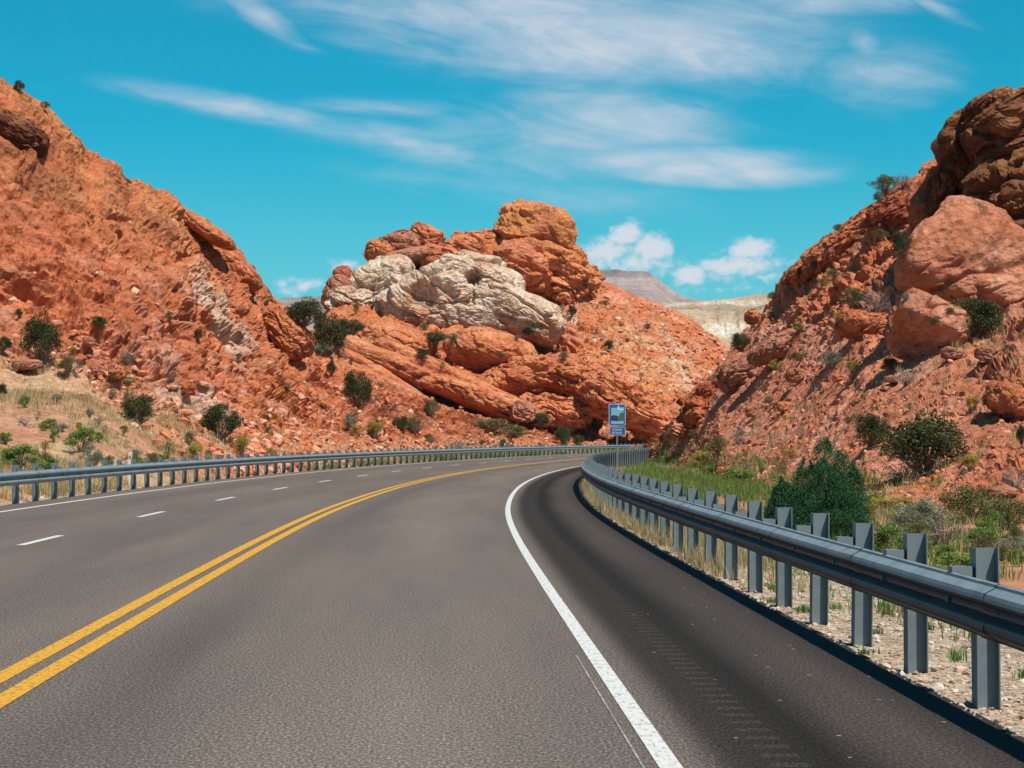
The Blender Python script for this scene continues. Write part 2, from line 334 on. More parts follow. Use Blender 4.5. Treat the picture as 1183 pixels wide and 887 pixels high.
def colC(P, PX, PY, T, ti, nz):
    n = fbm(P/14, 4, 5); n2 = fbm(P/3.5, 4, 6)
    c = mix(RED+0*P, ORANGE, sm(n+.25*ti, -.35, .35))
    c = mix(c, PINK, .7*sm(n2, -.1, .4)*sm(PX, 620, 700))
    c = mix(c, BUFF, .6*zmask(PX, PY, 740, 400, 90, 35, 35)*sm(n2, -.4, .2))
    c = mix(c, np.array([.55, .42, .30]), .75*zmask(PX, PY, 640, 345, 60, 25, 25)*sm(n2+.2*ti, -.4, .2))
    c = mix(c, CREAM*.9, .8*zmask(PX, PY, 792, 425, 14, 60, -30)*sm(n2, -.3, .3))
    c = mix(c, np.array([.48, .32, .17]), .8*zmask(PX, PY, 420, 392, 60, 14, 0)*sm(n2, -.5, .1))
    soil = (1-sm(T+.4*n2, .6, 1.3)); c = mix(c, SOIL, soil*.7)
    return c
sheet('hill', np.linspace(300, 1000, 560), [C0, C1, C2, C3, C4, C5, C6], 380, [relC1, relC2], colC,
      label='middle hill of red rock and pinkish scree behind the bend of the road')
# ---- right hill
BR = basis((.82, .1, .56), (-.5, -.3, .80))
R0 = [(p, HY+F*1.62/Y, Y) for p, Y in ((728, 145), (760, 128), (800, 106), (870, 74), (950, 55), (1050, 44.5), (1183, 36), (1400, 29), (1700, 25))]
R1 = [(728, 530, 150), (760, 518, 134), (790, 508, 122), (830, 520, 96), (900, 540, 78), (1000, 552, 60), (1100, 560, 52), (1183, 566, 47), (1400, 575, 40), (1700, 585, 36)]
R2 = [(728, 528, 155), (760, 512, 140), (790, 480, 128), (830, 470, 112), (900, 450, 98), (1000, 430, 80), (1100, 430, 70), (1183, 425, 65), (1400, 420, 58), (1700, 420, 52)]
R3 = [(728, 527, 158), (760, 510, 144), (790, 468, 134), (830, 425, 126), (870, 392, 120), (930, 345, 110), (1000, 318, 98), (1060, 320, 90), (1120, 380, 78), (1183, 385, 74), (1400, 360, 68), (1700, 340, 62)]
R4 = [(728, 526, 162), (757, 512, 148), (776, 500, 142), (785, 489, 140), (800, 468, 139), (818, 452, 138), (835, 422, 137), (845, 402, 136), (855, 385, 135), (870, 372, 133), (885, 357, 131), (895, 345, 130), (905, 324, 128), (930, 300, 125), (945, 285, 123), (960, 270, 121),
      (1000, 243, 115), (1040, 214, 110), (1075, 203, 106), (1100, 190, 102), (1183, 170, 95), (1400, 120, 88), (1700, 60, 80)]
R5 = [(p, py+40, Y+22) for p, py, Y in R4]; R6 = [(p, min(520, py+230), Y+60) for p, py, Y in R4]
def relR1(P, PX, PY, T):
    scree = zmask(PX, PY, 970, 475, 225, 105, 6, .35)
    slab = zmask(PX, PY, 1120, 330, 80, 95, 20, .3)
    d, ti = rock_disp(P, BR, .9, 3.6, 51, crack=.2, stretch=True)
    return d*(1-.9*scree)*(1-.85*slab)*np.maximum(sm(T, .7, 1.8), .06), ti*(1-scree)
def relR2(P, PX, PY, T):
    scree = zmask(PX, PY, 970, 475, 225, 105, 6, .35)
    P = P*np.array([1, .4, 1]); P = P+.22*np.stack([fbm(P, 2, 91), fbm(P, 2, 92), fbm(P, 2, 93)], -1)
    i, t, e = blocks(P, BR, (1.1, .8, .5), 277); i2, t2, e2 = blocks(P, BR, (.5, .45, .32), 278)
    return (.25*(i*.6+t)+.10*i2-.11*np.exp(-(e/.14)**2))*(1-.75*scree)*np.maximum(sm(T, .5, 1.6), .1)+.07*(i2+t2)*sm(T, 0, .5), i*.4
def colR(P, PX, PY, T, ti, nz):
    n = fbm(P/7, 4, 5); n2 = fbm(P/1.6, 4, 6)
    c = mix(RED+0*P, np.array([.56, .225, .12]), sm(n+.25*ti, -.3, .4))
    c = mix(c, PINK*.9, .55*sm(n2+.2*ti, .05, .5))
    c = mix(c, OCHRE*.7, .6*sm(n2-ti*.2, .1, .6)*sm(-PY, -330, -250)); c = mix(c, VARN_SHADE*1.6, .25*sm(n+ti*.15, -.1, .5)*sm(-PY, -400, -300))
    scree = zmask(PX, PY, 970, 475, 235, 110, 6, .35)
    c = mix(c, mix(np.array([.56, .20, .105])+0*P, PINK, sm(n2, -.1, .5)), scree*.85)
    c = mix(c, np.array([.44, .20, .13]), .9*zmask(PX, PY, 1050, 365, 60, 40, 20)*sm(n2, -.5, .1))
    c = mix(c, SOIL*.95, (1-sm(T+.3*n2, .3, .9))*.6)
    return c
sheet('hill', np.linspace(728, 1700, 760), [R0, R1, R2, R3, R4, R5, R6], 460, [relR1, relR2], colR,
      label='red rocky hill with a scree slope rising beyond the right guardrail')
# ------------------------------------------------------------------ rock outcrops (massive lumps of bedrock)
ICO = {}
def ico(n):
    if n not in ICO:
        bm = bmesh.new(); bmesh.ops.create_icosphere(bm, subdivisions=n, radius=1)
        v = np.array([q.co[:] for q in bm.verts]); f = np.array([[q.index for q in t.verts] for t in bm.faces]); bm.free(); ICO[n] = (v, f)
    return ICO[n]
def lump(name, px, py, Y, w, h, dep, label, cat='rock outcrop', ang=0, yaw=0, pitch=0, sq=.75, sub=6, amp=.16, s=None, B=BC, pal='red', seed=1, smooth=0, fine=1., group=None, crack=.25, pits=(), gr=1.0):
    v, f = ico(sub); c0 = unproj(px, py, Y); rx = w/2*Y/F; rz = h/2*Y/F; ry = dep/2
    pw = min(2/sq, 5.0); q = v/(np.abs(v)**pw).sum(1, keepdims=True)**(1/pw)      # rounded block
    q = q*np.array([rx, ry, rz])
    def rot(q, ax, a):
        a = math.radians(a); c, s_ = math.cos(a), math.sin(a); i, j = {'x': (1, 2), 'y': (2, 0), 'z': (0, 1)}[ax]
        r = q.copy(); r[:, i] = c*q[:, i]-s_*q[:, j]; r[:, j] = s_*q[:, i]+c*q[:, j]; return r
    n0 = np.sign(q)*(np.abs(q)/np.array([rx, ry, rz]))**2.2/np.array([rx, ry, rz]); n0 /= np.linalg.norm(n0, axis=1, keepdims=True)+1e-9
    turn = lambda a_: rot(rot(rot(a_, 'y', ang), 'x', pitch), 'z', yaw)
    q = turn(q); P = q+c0; dirn = q/(np.linalg.norm(q, axis=1, keepdims=True)+1e-9)
    if cat == 'rock slab': dirn = turn(n0)*.8+dirn*.2; dirn /= np.linalg.norm(dirn, axis=1, keepdims=True)+1e-9
    R = min(rx, rz)*1.2; s = s or R*.8
    ksub = np.array([[0, 0, 0.]])
    d, ti = rock_disp(P, B, R*amp, s, seed, crack=crack, fine=fine)
    d = d+R*amp*1.1*fbm(P/(R*1.1), 3, seed+5)
    P = P+dirn*d[:, None]
    wv = fbm(P/(R*.8), 2, seed+11)
    gro = vnoise((P@B.T)*np.array([.12, .12, 1])/max(.35, R*.10)+wv[:, None]*.7, seed+12)
    P = P+dirn*(R*amp*.20*gr*gro)[:, None]
    for (qx, qy, qr, qd) in pits:                       # hollows weathered into the face
        c1 = unproj(qx, qy, Y); rr = qr*Y/F; dd = np.hypot(P[:, 0]-c1[0], (P[:, 2]-c1[2])*.9)/rr
        P[:, 1] += np.where(P[:, 1] < Y+1, (1-sm(dd, .55, 1.15))*qd, 0)
    n = fbm(P/(R*.9), 4, seed+7); n2 = fbm(P/(R*.25), 4, seed+8)
    lay = fbm((P@B.T)*np.array([.15, .15, 1.4])/max(.5, R*.14), 2, seed+9)
    if pal == 'red':
        c = mix(RED+0*P, ORANGE, sm(n+.2*ti, -.35, .4)); c = mix(c, PINK, .5*sm(n2+lay*.5, 0, .6)); c = mix(c, DEEP, .5*sm(-n2-lay*.4, .15, .6))
    elif pal == 'orange':
        c = mix(ORANGE+0*P, np.array([.50, .20, .06]), sm(n, -.2, .4)); c = mix(c, DEEP, .6*sm(n+n2*.5, .1, .55)); c = mix(c, PINK, .3*sm(n2, 0, .5))
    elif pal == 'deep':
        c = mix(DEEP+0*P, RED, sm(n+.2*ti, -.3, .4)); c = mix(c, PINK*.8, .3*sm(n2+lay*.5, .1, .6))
    elif pal == 'pink':
        c = mix(np.array([.43, .17, .10])+0*P, np.array([.46, .22, .15]), sm(n+.2*ti, -.35, .4)); c = mix(c, RED, .5*sm(n2, 0, .6))
    elif pal == 'slab':
        c = mix(np.array([.55, .205, .11])+0*P, np.array([.58, .26, .16]), sm(n+.2*ti, -.35, .4)); c = mix(c, RED*.8, .4*sm(n2+lay*.4, 0, .6))
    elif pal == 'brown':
        c = mix(np.array([.15, .048, .027])+0*P, np.array([.38, .17, .06]), sm(n+.2*ti+(P[:, 2]-c0[2])/rz*.35, -.2, .6)); c = mix(c, VARN_SHADE*.8, .7*sm(n2+lay*.5, 0, .6))  # dark tone carries the shade of the overhang, deepest low down
    else:
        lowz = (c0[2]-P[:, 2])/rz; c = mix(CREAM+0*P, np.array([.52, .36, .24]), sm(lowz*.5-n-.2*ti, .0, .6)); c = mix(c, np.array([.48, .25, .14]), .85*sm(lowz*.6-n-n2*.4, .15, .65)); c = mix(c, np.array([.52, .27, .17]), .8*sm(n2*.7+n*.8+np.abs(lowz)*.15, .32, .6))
        c = mix(c, np.array([.68, .56, .42]), .5*sm(lay+n2*.5, .15, .5))
    base = c0.copy(); base[2] -= rz
    o = mesh_obj(name, P-base, f, MROCK, cols=c); o.location = base
    tag(o, label, cat, group)
    PICK.append((P, np.full(len(P), 1.5), name))
    return o
OUT = [
 # centre: crown of red boulders
 ('rock_outcrop', 617, 283, 322, 92, 98, 14, 'tallest rounded orange red rock knob crowning the middle hill', dict(pal='orange', seed=3, fine=.55, amp=.2, ang=8, sq=.6)),
 ('rock_outcrop', 588, 316, 318, 100, 66, 14, 'dark orange rock shoulder below left of the tallest knob', dict(pal='red', seed=4, fine=.55, amp=.22, ang=-20)),
 ('rock_outcrop', 648, 322, 322, 82, 68, 14, 'orange broken rock slope under the right side of the tallest knob', dict(pal='orange', seed=5, fine=.9, amp=.30, ang=35, sq=.5)),
 ('rock_outcrop', 545, 290, 322, 84, 40, 12, 'flat topped red rock between the tallest knob and the left crown boulders', dict(pal='red', seed=6, fine=.55, amp=.2, ang=-12)),
 ('rock_outcrop', 493, 275, 318, 40, 28, 9, 'upper left red boulder of the crown, standing against the sky', dict(pal='red', seed=7, fine=.55, ang=25, amp=.2, sq=.6)),
 ('rock_outcrop', 462, 283, 316, 50, 28, 9, 'rounded red boulder left of the upper crown boulder', dict(pal='pink', seed=8, fine=.55, ang=-12, sq=.6, amp=.2)),
 ('rock_outcrop', 440, 293, 314, 34, 26, 8, 'leftmost red boulder of the crown, overhanging the pale rock', dict(pal='red', seed=9, fine=.55, ang=20, sq=.6, amp=.22)),
 ('rock_outcrop', 475, 297, 313, 76, 20, 9, 'long low red slab lying beneath the left crown boulders', dict(pal='pink', seed=10, fine=.55, ang=-10, amp=.16)),
 ('rock_outcrop', 518, 304, 312, 70, 34, 9, 'striped red rock slab above the middle of the pale rock', dict(pal='red', seed=12, fine=.55, ang=22, amp=.18)),
 ('rock_outcrop', 396, 318, 305, 20, 20, 6, 'small red knob at the far left end of the pale rock', dict(pal='deep', seed=13, sub=5, amp=.16)),
 ('rock_outcrop', 390, 340, 303, 30, 44, 8, 'pinkish tan buttress under the small red knob', dict(pal='pink', seed=14, ang=20)),
 # pale rocks
 ('pale_outcrop', 435, 322, 306, 86, 40, 10, 'long cream rock slab at the left of the pale outcrop', dict(pal='cream', seed=21, ang=-25, amp=.14, s=3, fine=.5)),
 ('pale_outcrop', 490, 345, 300, 118, 66, 14, 'large cream rock mass with tan hollows below the red crown', dict(pal='cream', seed=22, ang=-22, amp=.18, s=3.8, sub=7, fine=.6, sq=.6, crack=.3, gr=.4, pits=[(491, 345, 16, 1.2)])),
 ('pale_outcrop', 552, 332, 302, 100, 62, 13, 'cream rock hump with dark pockets under the tallest knob', dict(pal='cream', seed=23, ang=18, amp=.18, s=3.8, sub=7, fine=.6, sq=.6, crack=.3, gr=.4, pits=[(548, 326, 9, 2.0), (544, 351, 8, 1.8)])),
 ('pale_outcrop', 596, 360, 300, 112, 50, 12, 'cream rock lobe sloping down at the right end of the pale outcrop', dict(pal='cream', seed=24, ang=24, amp=.17, s=3.6, sub=7, fine=.6, sq=.55, crack=.3, gr=.4)),
 ('pale_outcrop', 412, 352, 300, 60, 34, 8, 'small broken cream rocks at lower left of the pale outcrop', dict(pal='cream', seed=25, ang=12, amp=.26)),
 ('pale_outcrop', 525, 366, 299, 150, 36, 10, 'low cream foot ledge of the pale outcrop', dict(pal='cream', seed=26, ang=4, amp=.26, sq=.55, s=3)),
 # red domes & ledges beneath
 ('rock_outcrop', 456, 394, 287, 96, 44, 12, 'smooth rounded red dome left of the larger shaded dome', dict(pal='red', seed=31, ang=12, sq=1, amp=.10, fine=.4)),
 ('rock_outcrop', 566, 406, 282, 108, 52, 14, 'largest smooth red dome with its left face in shade', dict(pal='red', seed=32, ang=8, sq=1, amp=.12, fine=.5)),
 ('rock_outcrop', 610, 436, 276, 130, 44, 12, 'broad red ledge with dark undercut below the largest dome', dict(pal='red', seed=33, ang=-12, sq=.9, amp=.2)),
 ('rock_outcrop', 462, 425, 264, 210, 24, 12, 'long smooth orange slab dipping right above the far guardrail', dict(pal='red', seed=34, ang=23, sq=.55, amp=.3, fine=.6, s=4)),
 ('rock_outcrop', 520, 436, 266, 190, 24, 12, 'second orange slab lying over the upper side of the longest one', dict(pal='red', seed=134, ang=25, sq=.55, amp=.3, fine=.6, s=4)),
 ('rock_outcrop', 430, 432, 246, 150, 22, 10, 'cracked orange slab below the upper end of the longest slab', dict(pal='red', seed=135, ang=30, sq=.5, amp=.3, fine=.8, s=3)),
 ('rock_outcrop', 560, 462, 262, 160, 30, 10, 'lower orange slab running down to a hollow rock end', dict(pal='red', seed=35, ang=20, sq=.8, amp=.2, fine=.6)),
 ('rock_outcrop', 455, 452, 240, 150, 24, 9, 'narrow orange slab nearest the road in the dipping beds', dict(pal='red', seed=36, ang=27, sq=.8, amp=.2)),
 ('rock_outcrop', 545, 497, 226, 76, 26, 9, 'low pinkish rock mound right behind the bend guardrail', dict(pal='pink', seed=37, ang=12, amp=.2)),
 ('rock_outcrop', 665, 440, 276, 90, 40, 12, 'red rock shelf in the middle of the scree, above the blue sign', dict(pal='red', seed=38, ang=14, amp=.26)),
 ('rock_outcrop', 640, 478, 268, 90, 36, 10, 'cracked red ledge left of the blue sign', dict(pal='red', seed=39, ang=8, amp=.26)),
 ('rock_outcrop', 725, 470, 266, 120, 46, 11, 'broken red ledges directly behind the blue sign', dict(pal='red', seed=40, ang=28, amp=.28)),
 ('rock_outcrop', 603, 478, 255, 26, 22, 5, 'small rock with a dark hollow at the end of the orange slab', dict(pal='pink', seed=41, sub=5, amp=.35)),
 # right hill
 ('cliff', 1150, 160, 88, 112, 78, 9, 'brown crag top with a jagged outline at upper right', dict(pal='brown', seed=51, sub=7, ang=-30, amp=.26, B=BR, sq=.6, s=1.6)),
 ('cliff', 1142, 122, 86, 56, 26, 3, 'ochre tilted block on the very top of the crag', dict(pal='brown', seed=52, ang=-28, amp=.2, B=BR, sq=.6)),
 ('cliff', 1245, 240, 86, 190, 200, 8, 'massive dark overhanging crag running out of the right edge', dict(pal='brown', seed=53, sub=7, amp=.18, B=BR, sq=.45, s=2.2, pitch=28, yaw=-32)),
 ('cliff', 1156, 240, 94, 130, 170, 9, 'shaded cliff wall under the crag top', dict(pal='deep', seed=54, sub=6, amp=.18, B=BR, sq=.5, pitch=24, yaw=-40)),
 ('cliff', 1088, 218, 90, 30, 64, 3, 'narrow reddish pillar on the left shoulder of the crag', dict(pal='brown', seed=55, amp=.3, B=BR, ang=10)),
 ('rock_slab', 1134, 332, 81, 178, 140, 5, 'large smooth reddish slab with a black crack below the crag', dict(pal='slab', seed=56, sub=7, ang=32, pitch=-34, yaw=-6, sq=.38, amp=.07, s=3.2, B=BR, fine=.6, crack=.8, gr=.25, cat='rock slab')),
 ('rock_slab', 1075, 385, 76, 90, 40, 3, 'flat pinkish slab lying on the slope below the large slab', dict(pal='slab', seed=57, ang=32, pitch=-30, sq=.4, amp=.12, B=BR, fine=.4, cat='rock slab')),
 ('rock_slab', 1170, 465, 60, 60, 36, 2.0, 'rounded red slab at the right edge of the scree', dict(pal='red', seed=58, ang=25, sq=.6, amp=.14, B=BR, cat='rock slab')),
 ('rock_outcrop', 985, 280, 114, 120, 46, 6, 'dark red ledge along the ridge left of the crag', dict(pal='red', seed=59, ang=-35, amp=.26, B=BR)),
 ('rock_outcrop', 935, 318, 118, 60, 40, 6, 'rounded red knob on the ridge, lowest before the gap', dict(pal='red', seed=60, ang=-30, amp=.26, B=BR)),
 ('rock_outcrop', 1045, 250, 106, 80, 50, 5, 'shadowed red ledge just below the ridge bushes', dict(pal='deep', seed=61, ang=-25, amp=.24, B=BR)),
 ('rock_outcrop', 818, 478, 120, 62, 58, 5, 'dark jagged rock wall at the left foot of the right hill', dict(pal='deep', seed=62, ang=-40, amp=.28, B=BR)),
 ('rock_outcrop', 862, 432, 112, 62, 42, 4, 'striped pinkish rock at the left edge of the right hill', dict(pal='pink', seed=63, ang=-25, amp=.2, B=BR)),
 ('rock_outcrop', 915, 395, 106, 110, 30, 4, 'long reddish ledge running across the right hill', dict(pal='pink', seed=64, ang=-22, amp=.18, B=BR)),
 ('rock_outcrop', 1010, 378, 89, 90, 34, 3.5, 'broad low ledge in the middle of the right hill', dict(pal='red', seed=65, ang=8, amp=.18, B=BR)),
 ('rock_outcrop', 870, 366, 128, 18, 16, 2, 'small block perched on the ridge above the valley gap', dict(pal='red', seed=66, sub=5, amp=.2, B=BR)),
 # left hill
 ('rock_outcrop', 232, 262, 132, 90, 20, 4, 'smooth long red slab on the upper edge of the left ridge', dict(pal='red', seed=71, ang=32, amp=.16, B=BL, fine=.5)),
 ('rock_outcrop', 270, 305, 138, 84, 24, 4, 'smooth red slab forming the lower edge of the left ridge', dict(pal='red', seed=72, ang=42, amp=.16, B=BL, fine=.5)),
 ('rock_outcrop', 330, 385, 140, 70, 40, 4, 'deep red rock nose at the right end of the left ridge', dict(pal='red', seed=73, ang=42, amp=.22, B=BL)),
 ('rock_outcrop', 12, 150, 109, 90, 36, 4.5, 'dark overhanging ledge at the top left of the photo', dict(pal='brown', seed=75, ang=25, amp=.22, B=BL)),
]
for nm, px, py, Y, w, h, dep, lab, kw in OUT: lump(nm, px, py, Y, w, h, dep, lab, **kw)
# loose boulders
BOUL = [(103, 395, 90, 15, 10, 'pink', 'dusty pink boulder on the grassy slope above the left bush'), (32, 421, 0, 34, 12, 'pink', 'long flat pinkish boulder on the left grass bench'),
 (115, 430, 0, 20, 13, 'pink', 'squat pink boulder between the left grass bench and the scree'), (135, 433, 0, 20, 12, 'red', 'small red boulder beside a squat pink one'),
 (218, 450, 0, 16, 12, 'deep', 'dark red boulder in the middle of the left scree'), (183, 512, 0, 12, 8, 'red', 'red stone low on the left slope near the guardrail'),
 (1100, 408, 0, 24, 13, 'pink', 'pale pink boulder under the large slab on the right hill'), (1140, 408, 0, 28, 16, 'pink', 'largest pale boulder right of the dark bush under the slab'),
 (920, 434, 0, 22, 16, 'pink', 'pink boulder with a shaded left side at the scree top'), (1030, 438, 0, 18, 8, 'pink', 'flat pale stone beside the grey bush on the scree'),
 (868, 475, 0, 14, 12, 'pink', 'pale boulder at the left edge of the right scree'), (1158, 568, 0, 34, 12, 'pink', 'low rounded boulder among bushes at the right edge'),
 (1135, 563, 0, 10, 9, 'red', 'small red stone left of the low rounded boulder'), (905, 470, 0, 14, 10, 'red', 'red stone among dry tufts on the scree'),
 (968, 437, 0, 12, 9, 'red', 'small red block near a yellowish tuft on the upper scree'), (838, 545, 0, 18, 12, 'pink', 'pink rock in the weeds at the foot of the right hill'),
 (722, 540, 0, 18, 8, 'red', 'low rock behind the guardrail just right of the sign post')]
# ------------------------------------------------------------------ picking points on the ground
GW, GH, GO = 2300, 1300, 700
class Pick:
    def __init__(s): s.build()
    def build(s):
        P = np.concatenate([p for p, t, n in PICK]); s.P = P
        Yv = np.maximum(P[:, 1], 1); px = CX+P[:, 0]*F/Yv; py = HY-(P[:, 2]-CH)*F/Yv
        ix = np.round(px+GO).astype(int); iy = np.round(py+400).astype(int)
        ok = (ix >= 0) & (ix < GW) & (iy >= 0) & (iy < GH); idx = np.nonzero(ok)[0]
        o = np.argsort(-P[idx, 1]); idx = idx[o]
        s.g = np.full((GH, GW), -1); s.g[iy[idx], ix[idx]] = idx
    def at(s, px, py, r=2):
        x = int(round(px+GO)); y = int(round(py+400))
        for rr in (r, 4, 8):
            w = s.g[y-rr:y+rr+1, x-rr:x+rr+1].ravel(); w = w[w >= 0]
            s.rr = rr
            if len(w):
                j = w[np.argmin(s.P[w, 1])]; q = s.P[j]; return unproj(px, py, q[1])
        Y = F*(CH+.1)/max(py-HY, 3); return unproj(px, py, min(Y, 400))
pick = Pick()
for q, (px, py, _, w, h, pal, lab) in enumerate(BOUL):
    p = pick.at(px, py+h*.4)
    lump('boulder', px, py, p[1]-.05, w, h, w*p[1]/F*.9, lab, cat='boulder', pal=pal, seed=200+q, sub=4, sq=.6, amp=.22, B=BR)
#VEG
# ------------------------------------------------------------------ ground, verges
def ground_mat():
    m, nt, b = M('desert_ground'); L = nt.links.new
    tc = nd(nt, 'ShaderNodeTexCoord')
    n = nd(nt, 'ShaderNodeTexNoise', i_Scale=.25, i_Detail=10.0, i_Roughness=.65); L(tc.outputs['Object'], n.inputs['Vector'])
    c = ramp(nt, n.outputs[0], [(.3, (.30, .12, .06)), (.5, (.40, .19, .10)), (.7, (.46, .30, .17))])
    L(c, b.inputs['Base Color']); b.inputs['Roughness'].default_value = .95
    n2 = nd(nt, 'ShaderNodeTexNoise', i_Scale=8.0, i_Detail=6.0); L(tc.outputs['Object'], n2.inputs['Vector'])
    bp = nd(nt, 'ShaderNodeBump', i_Strength=.6, i_Distance=.05); L(n2.outputs[0], bp.inputs['Height']); L(bp.outputs[0], b.inputs['Normal'])
    return m
def gravel_mat():
    m, nt, b = M('verge_gravel'); L = nt.links.new
    tc = nd(nt, 'ShaderNodeTexCoord')
    v = nd(nt, 'ShaderNodeTexVoronoi', i_Scale=26.0); L(tc.outputs['Object'], v.inputs['Vector'])
    n = nd(nt, 'ShaderNodeTexNoise', i_Scale=1.5, i_Detail=6.0); L(tc.outputs['Object'], n.inputs['Vector'])
    sp = nd(nt, 'ShaderNodeSeparateColor'); L(v.outputs['Color'], sp.inputs[0])
    c = ramp(nt, sp.outputs[0], [(.1, (.20, .14, .10)), (.5, (.40, .31, .23)), (.9, (.56, .47, .37))])
    c2 = ramp(nt, n.outputs[0], [(.3, (.8, .7, .6)), (.7, (1.1, 1.1, 1.1))])
    mm = nd(nt, 'ShaderNodeMix', data_type='RGBA', blend_type='MULTIPLY'); mm.inputs[0].default_value = 1; L(c, mm.inputs[6]); L(c2, mm.inputs[7])
    L(mm.outputs[2], b.inputs['Base Color']); b.inputs['Roughness'].default_value = .95
    bp = nd(nt, 'ShaderNodeBump', i_Strength=.9, i_Distance=.03); bp.invert = True; L(v.outputs['Distance'], bp.inputs['Height']); L(bp.outputs[0], b.inputs['Normal'])
    return m
g = np.array([[-9000, -9000, -.14], [9000, -9000, -.14], [9000, 9000, -.14], [-9000, 9000, -.14]], float)
tag(mesh_obj('ground', g, np.array([[0, 1, 2, 3]]), ground_mat()), kind='structure')
GRAV = gravel_mat()
strip('verge', [1.79, 2.3, 3.1, 4.2], [-.075, -.09, -.10, -.13], -30, 330, 1.5, GRAV)
strip('verge', [-13.6, -12.2, -10.425], [-.13, -.09, -.06], -30, 330, 1.5, GRAV)
# ------------------------------------------------------------------ far mesa and benches
def relF(amp, s, seed):
    def f(P, PX, PY, T):
        d = amp*fbm(P/np.array([s, s*3, s*1.2]), 5, seed, ridge=True)+amp*.6*fbm(P/np.array([s*.25, s*2, s*2.5]), 4, seed+4)
        return d, 0*d
    return f
def colF(pal):
    def f(P, PX, PY, T, ti, nz):
        lay = fbm(np.stack([P[..., 0]*.002, P[..., 1]*.001, P[..., 2]*.09], -1), 3, 8); n = fbm(P/90, 4, 9)
        if pal == 'mesa':
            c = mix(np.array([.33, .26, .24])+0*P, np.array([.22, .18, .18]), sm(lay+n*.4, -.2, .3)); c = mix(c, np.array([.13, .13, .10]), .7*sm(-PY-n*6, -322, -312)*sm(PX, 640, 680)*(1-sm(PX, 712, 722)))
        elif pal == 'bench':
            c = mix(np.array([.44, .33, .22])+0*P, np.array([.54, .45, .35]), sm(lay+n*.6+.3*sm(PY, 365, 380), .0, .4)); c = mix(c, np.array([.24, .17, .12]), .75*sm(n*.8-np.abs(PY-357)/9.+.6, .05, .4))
        else: c = mix(np.array([.30, .22, .19])+0*P, np.array([.2, .17, .15]), sm(lay, -.2, .3))
        return c
    return f
MS = [(560, 330), (640, 322), (684, 313), (700, 312), (713, 311), (722, 313), (740, 313), (750, 314), (758, 320), (766, 327), (780, 337), (792, 343), (803, 346), (830, 349), (900, 352), (1000, 356)]
sk = lambda dy, Y, pts: [(p, min(q+dy, 500), Y) for p, q in pts]
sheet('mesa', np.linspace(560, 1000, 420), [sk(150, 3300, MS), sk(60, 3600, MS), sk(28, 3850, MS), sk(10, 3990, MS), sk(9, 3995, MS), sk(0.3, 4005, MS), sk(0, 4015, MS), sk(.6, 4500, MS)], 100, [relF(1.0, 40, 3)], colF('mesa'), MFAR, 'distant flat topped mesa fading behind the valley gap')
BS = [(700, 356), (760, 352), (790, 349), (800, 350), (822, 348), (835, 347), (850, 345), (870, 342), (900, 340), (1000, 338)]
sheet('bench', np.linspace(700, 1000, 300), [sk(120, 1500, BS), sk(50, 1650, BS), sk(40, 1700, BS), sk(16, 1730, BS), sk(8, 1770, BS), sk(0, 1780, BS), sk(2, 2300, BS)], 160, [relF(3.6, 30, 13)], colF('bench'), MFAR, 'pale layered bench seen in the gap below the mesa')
PSL = [(150, 352), (300, 349), (340, 346), (350, 344), (370, 343), (400, 345), (460, 348)]
sheet('plateau', np.linspace(150, 460, 200), [sk(120, 3300, PSL), sk(14, 3900, PSL), sk(5, 3990, PSL), sk(0, 4010, PSL), sk(1, 4600, PSL)], 60, [relF(5, 80, 23)], colF('pl'), MFAR, 'distant dark plateau behind the left gap')
# ------------------------------------------------------------------ guardrails
def metal(name, col, rough=.5, met=.6, rust=.35):
    m, nt, b = M(name); L = nt.links.new
    tc = nd(nt, 'ShaderNodeTexCoord'); n = nd(nt, 'ShaderNodeTexNoise', i_Scale=3.0, i_Detail=8.0, i_Roughness=.7); L(tc.outputs['Object'], n.inputs['Vector'])
    c = ramp(nt, n.outputs[0], [(.35, tuple(x*.7 for x in col)), (.5, col), (.62, tuple(x*1.1 for x in col)), (.74, (col[0]*1.1*(1-rust)+.22*rust, col[1]*(1-rust)+.12*rust, col[2]*(1-rust)+.09*rust))])
    L(c, b.inputs['Base Color']); b.inputs['Metallic'].default_value = met; b.inputs['Roughness'].default_value = rough
    return m
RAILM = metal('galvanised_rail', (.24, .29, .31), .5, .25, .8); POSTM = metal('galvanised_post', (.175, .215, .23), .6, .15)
FACEM = metal('shaded_rusty_steel', (.085, .068, .062), .55, .15, .9)  # steel darkened to carry the shade of the traffic side
WP = [(0.0, .155), (.018, .150), (.022, .135), (.075, .105), (.083, .085), (.083, .065), (.075, .048), (.012, .018), (.006, .0), (.012, -.018), (.075, -.048), (.083, -.065), (.083, -.085), (.075, -.105), (.022, -.135), (.018, -.150), (0, -.155)]
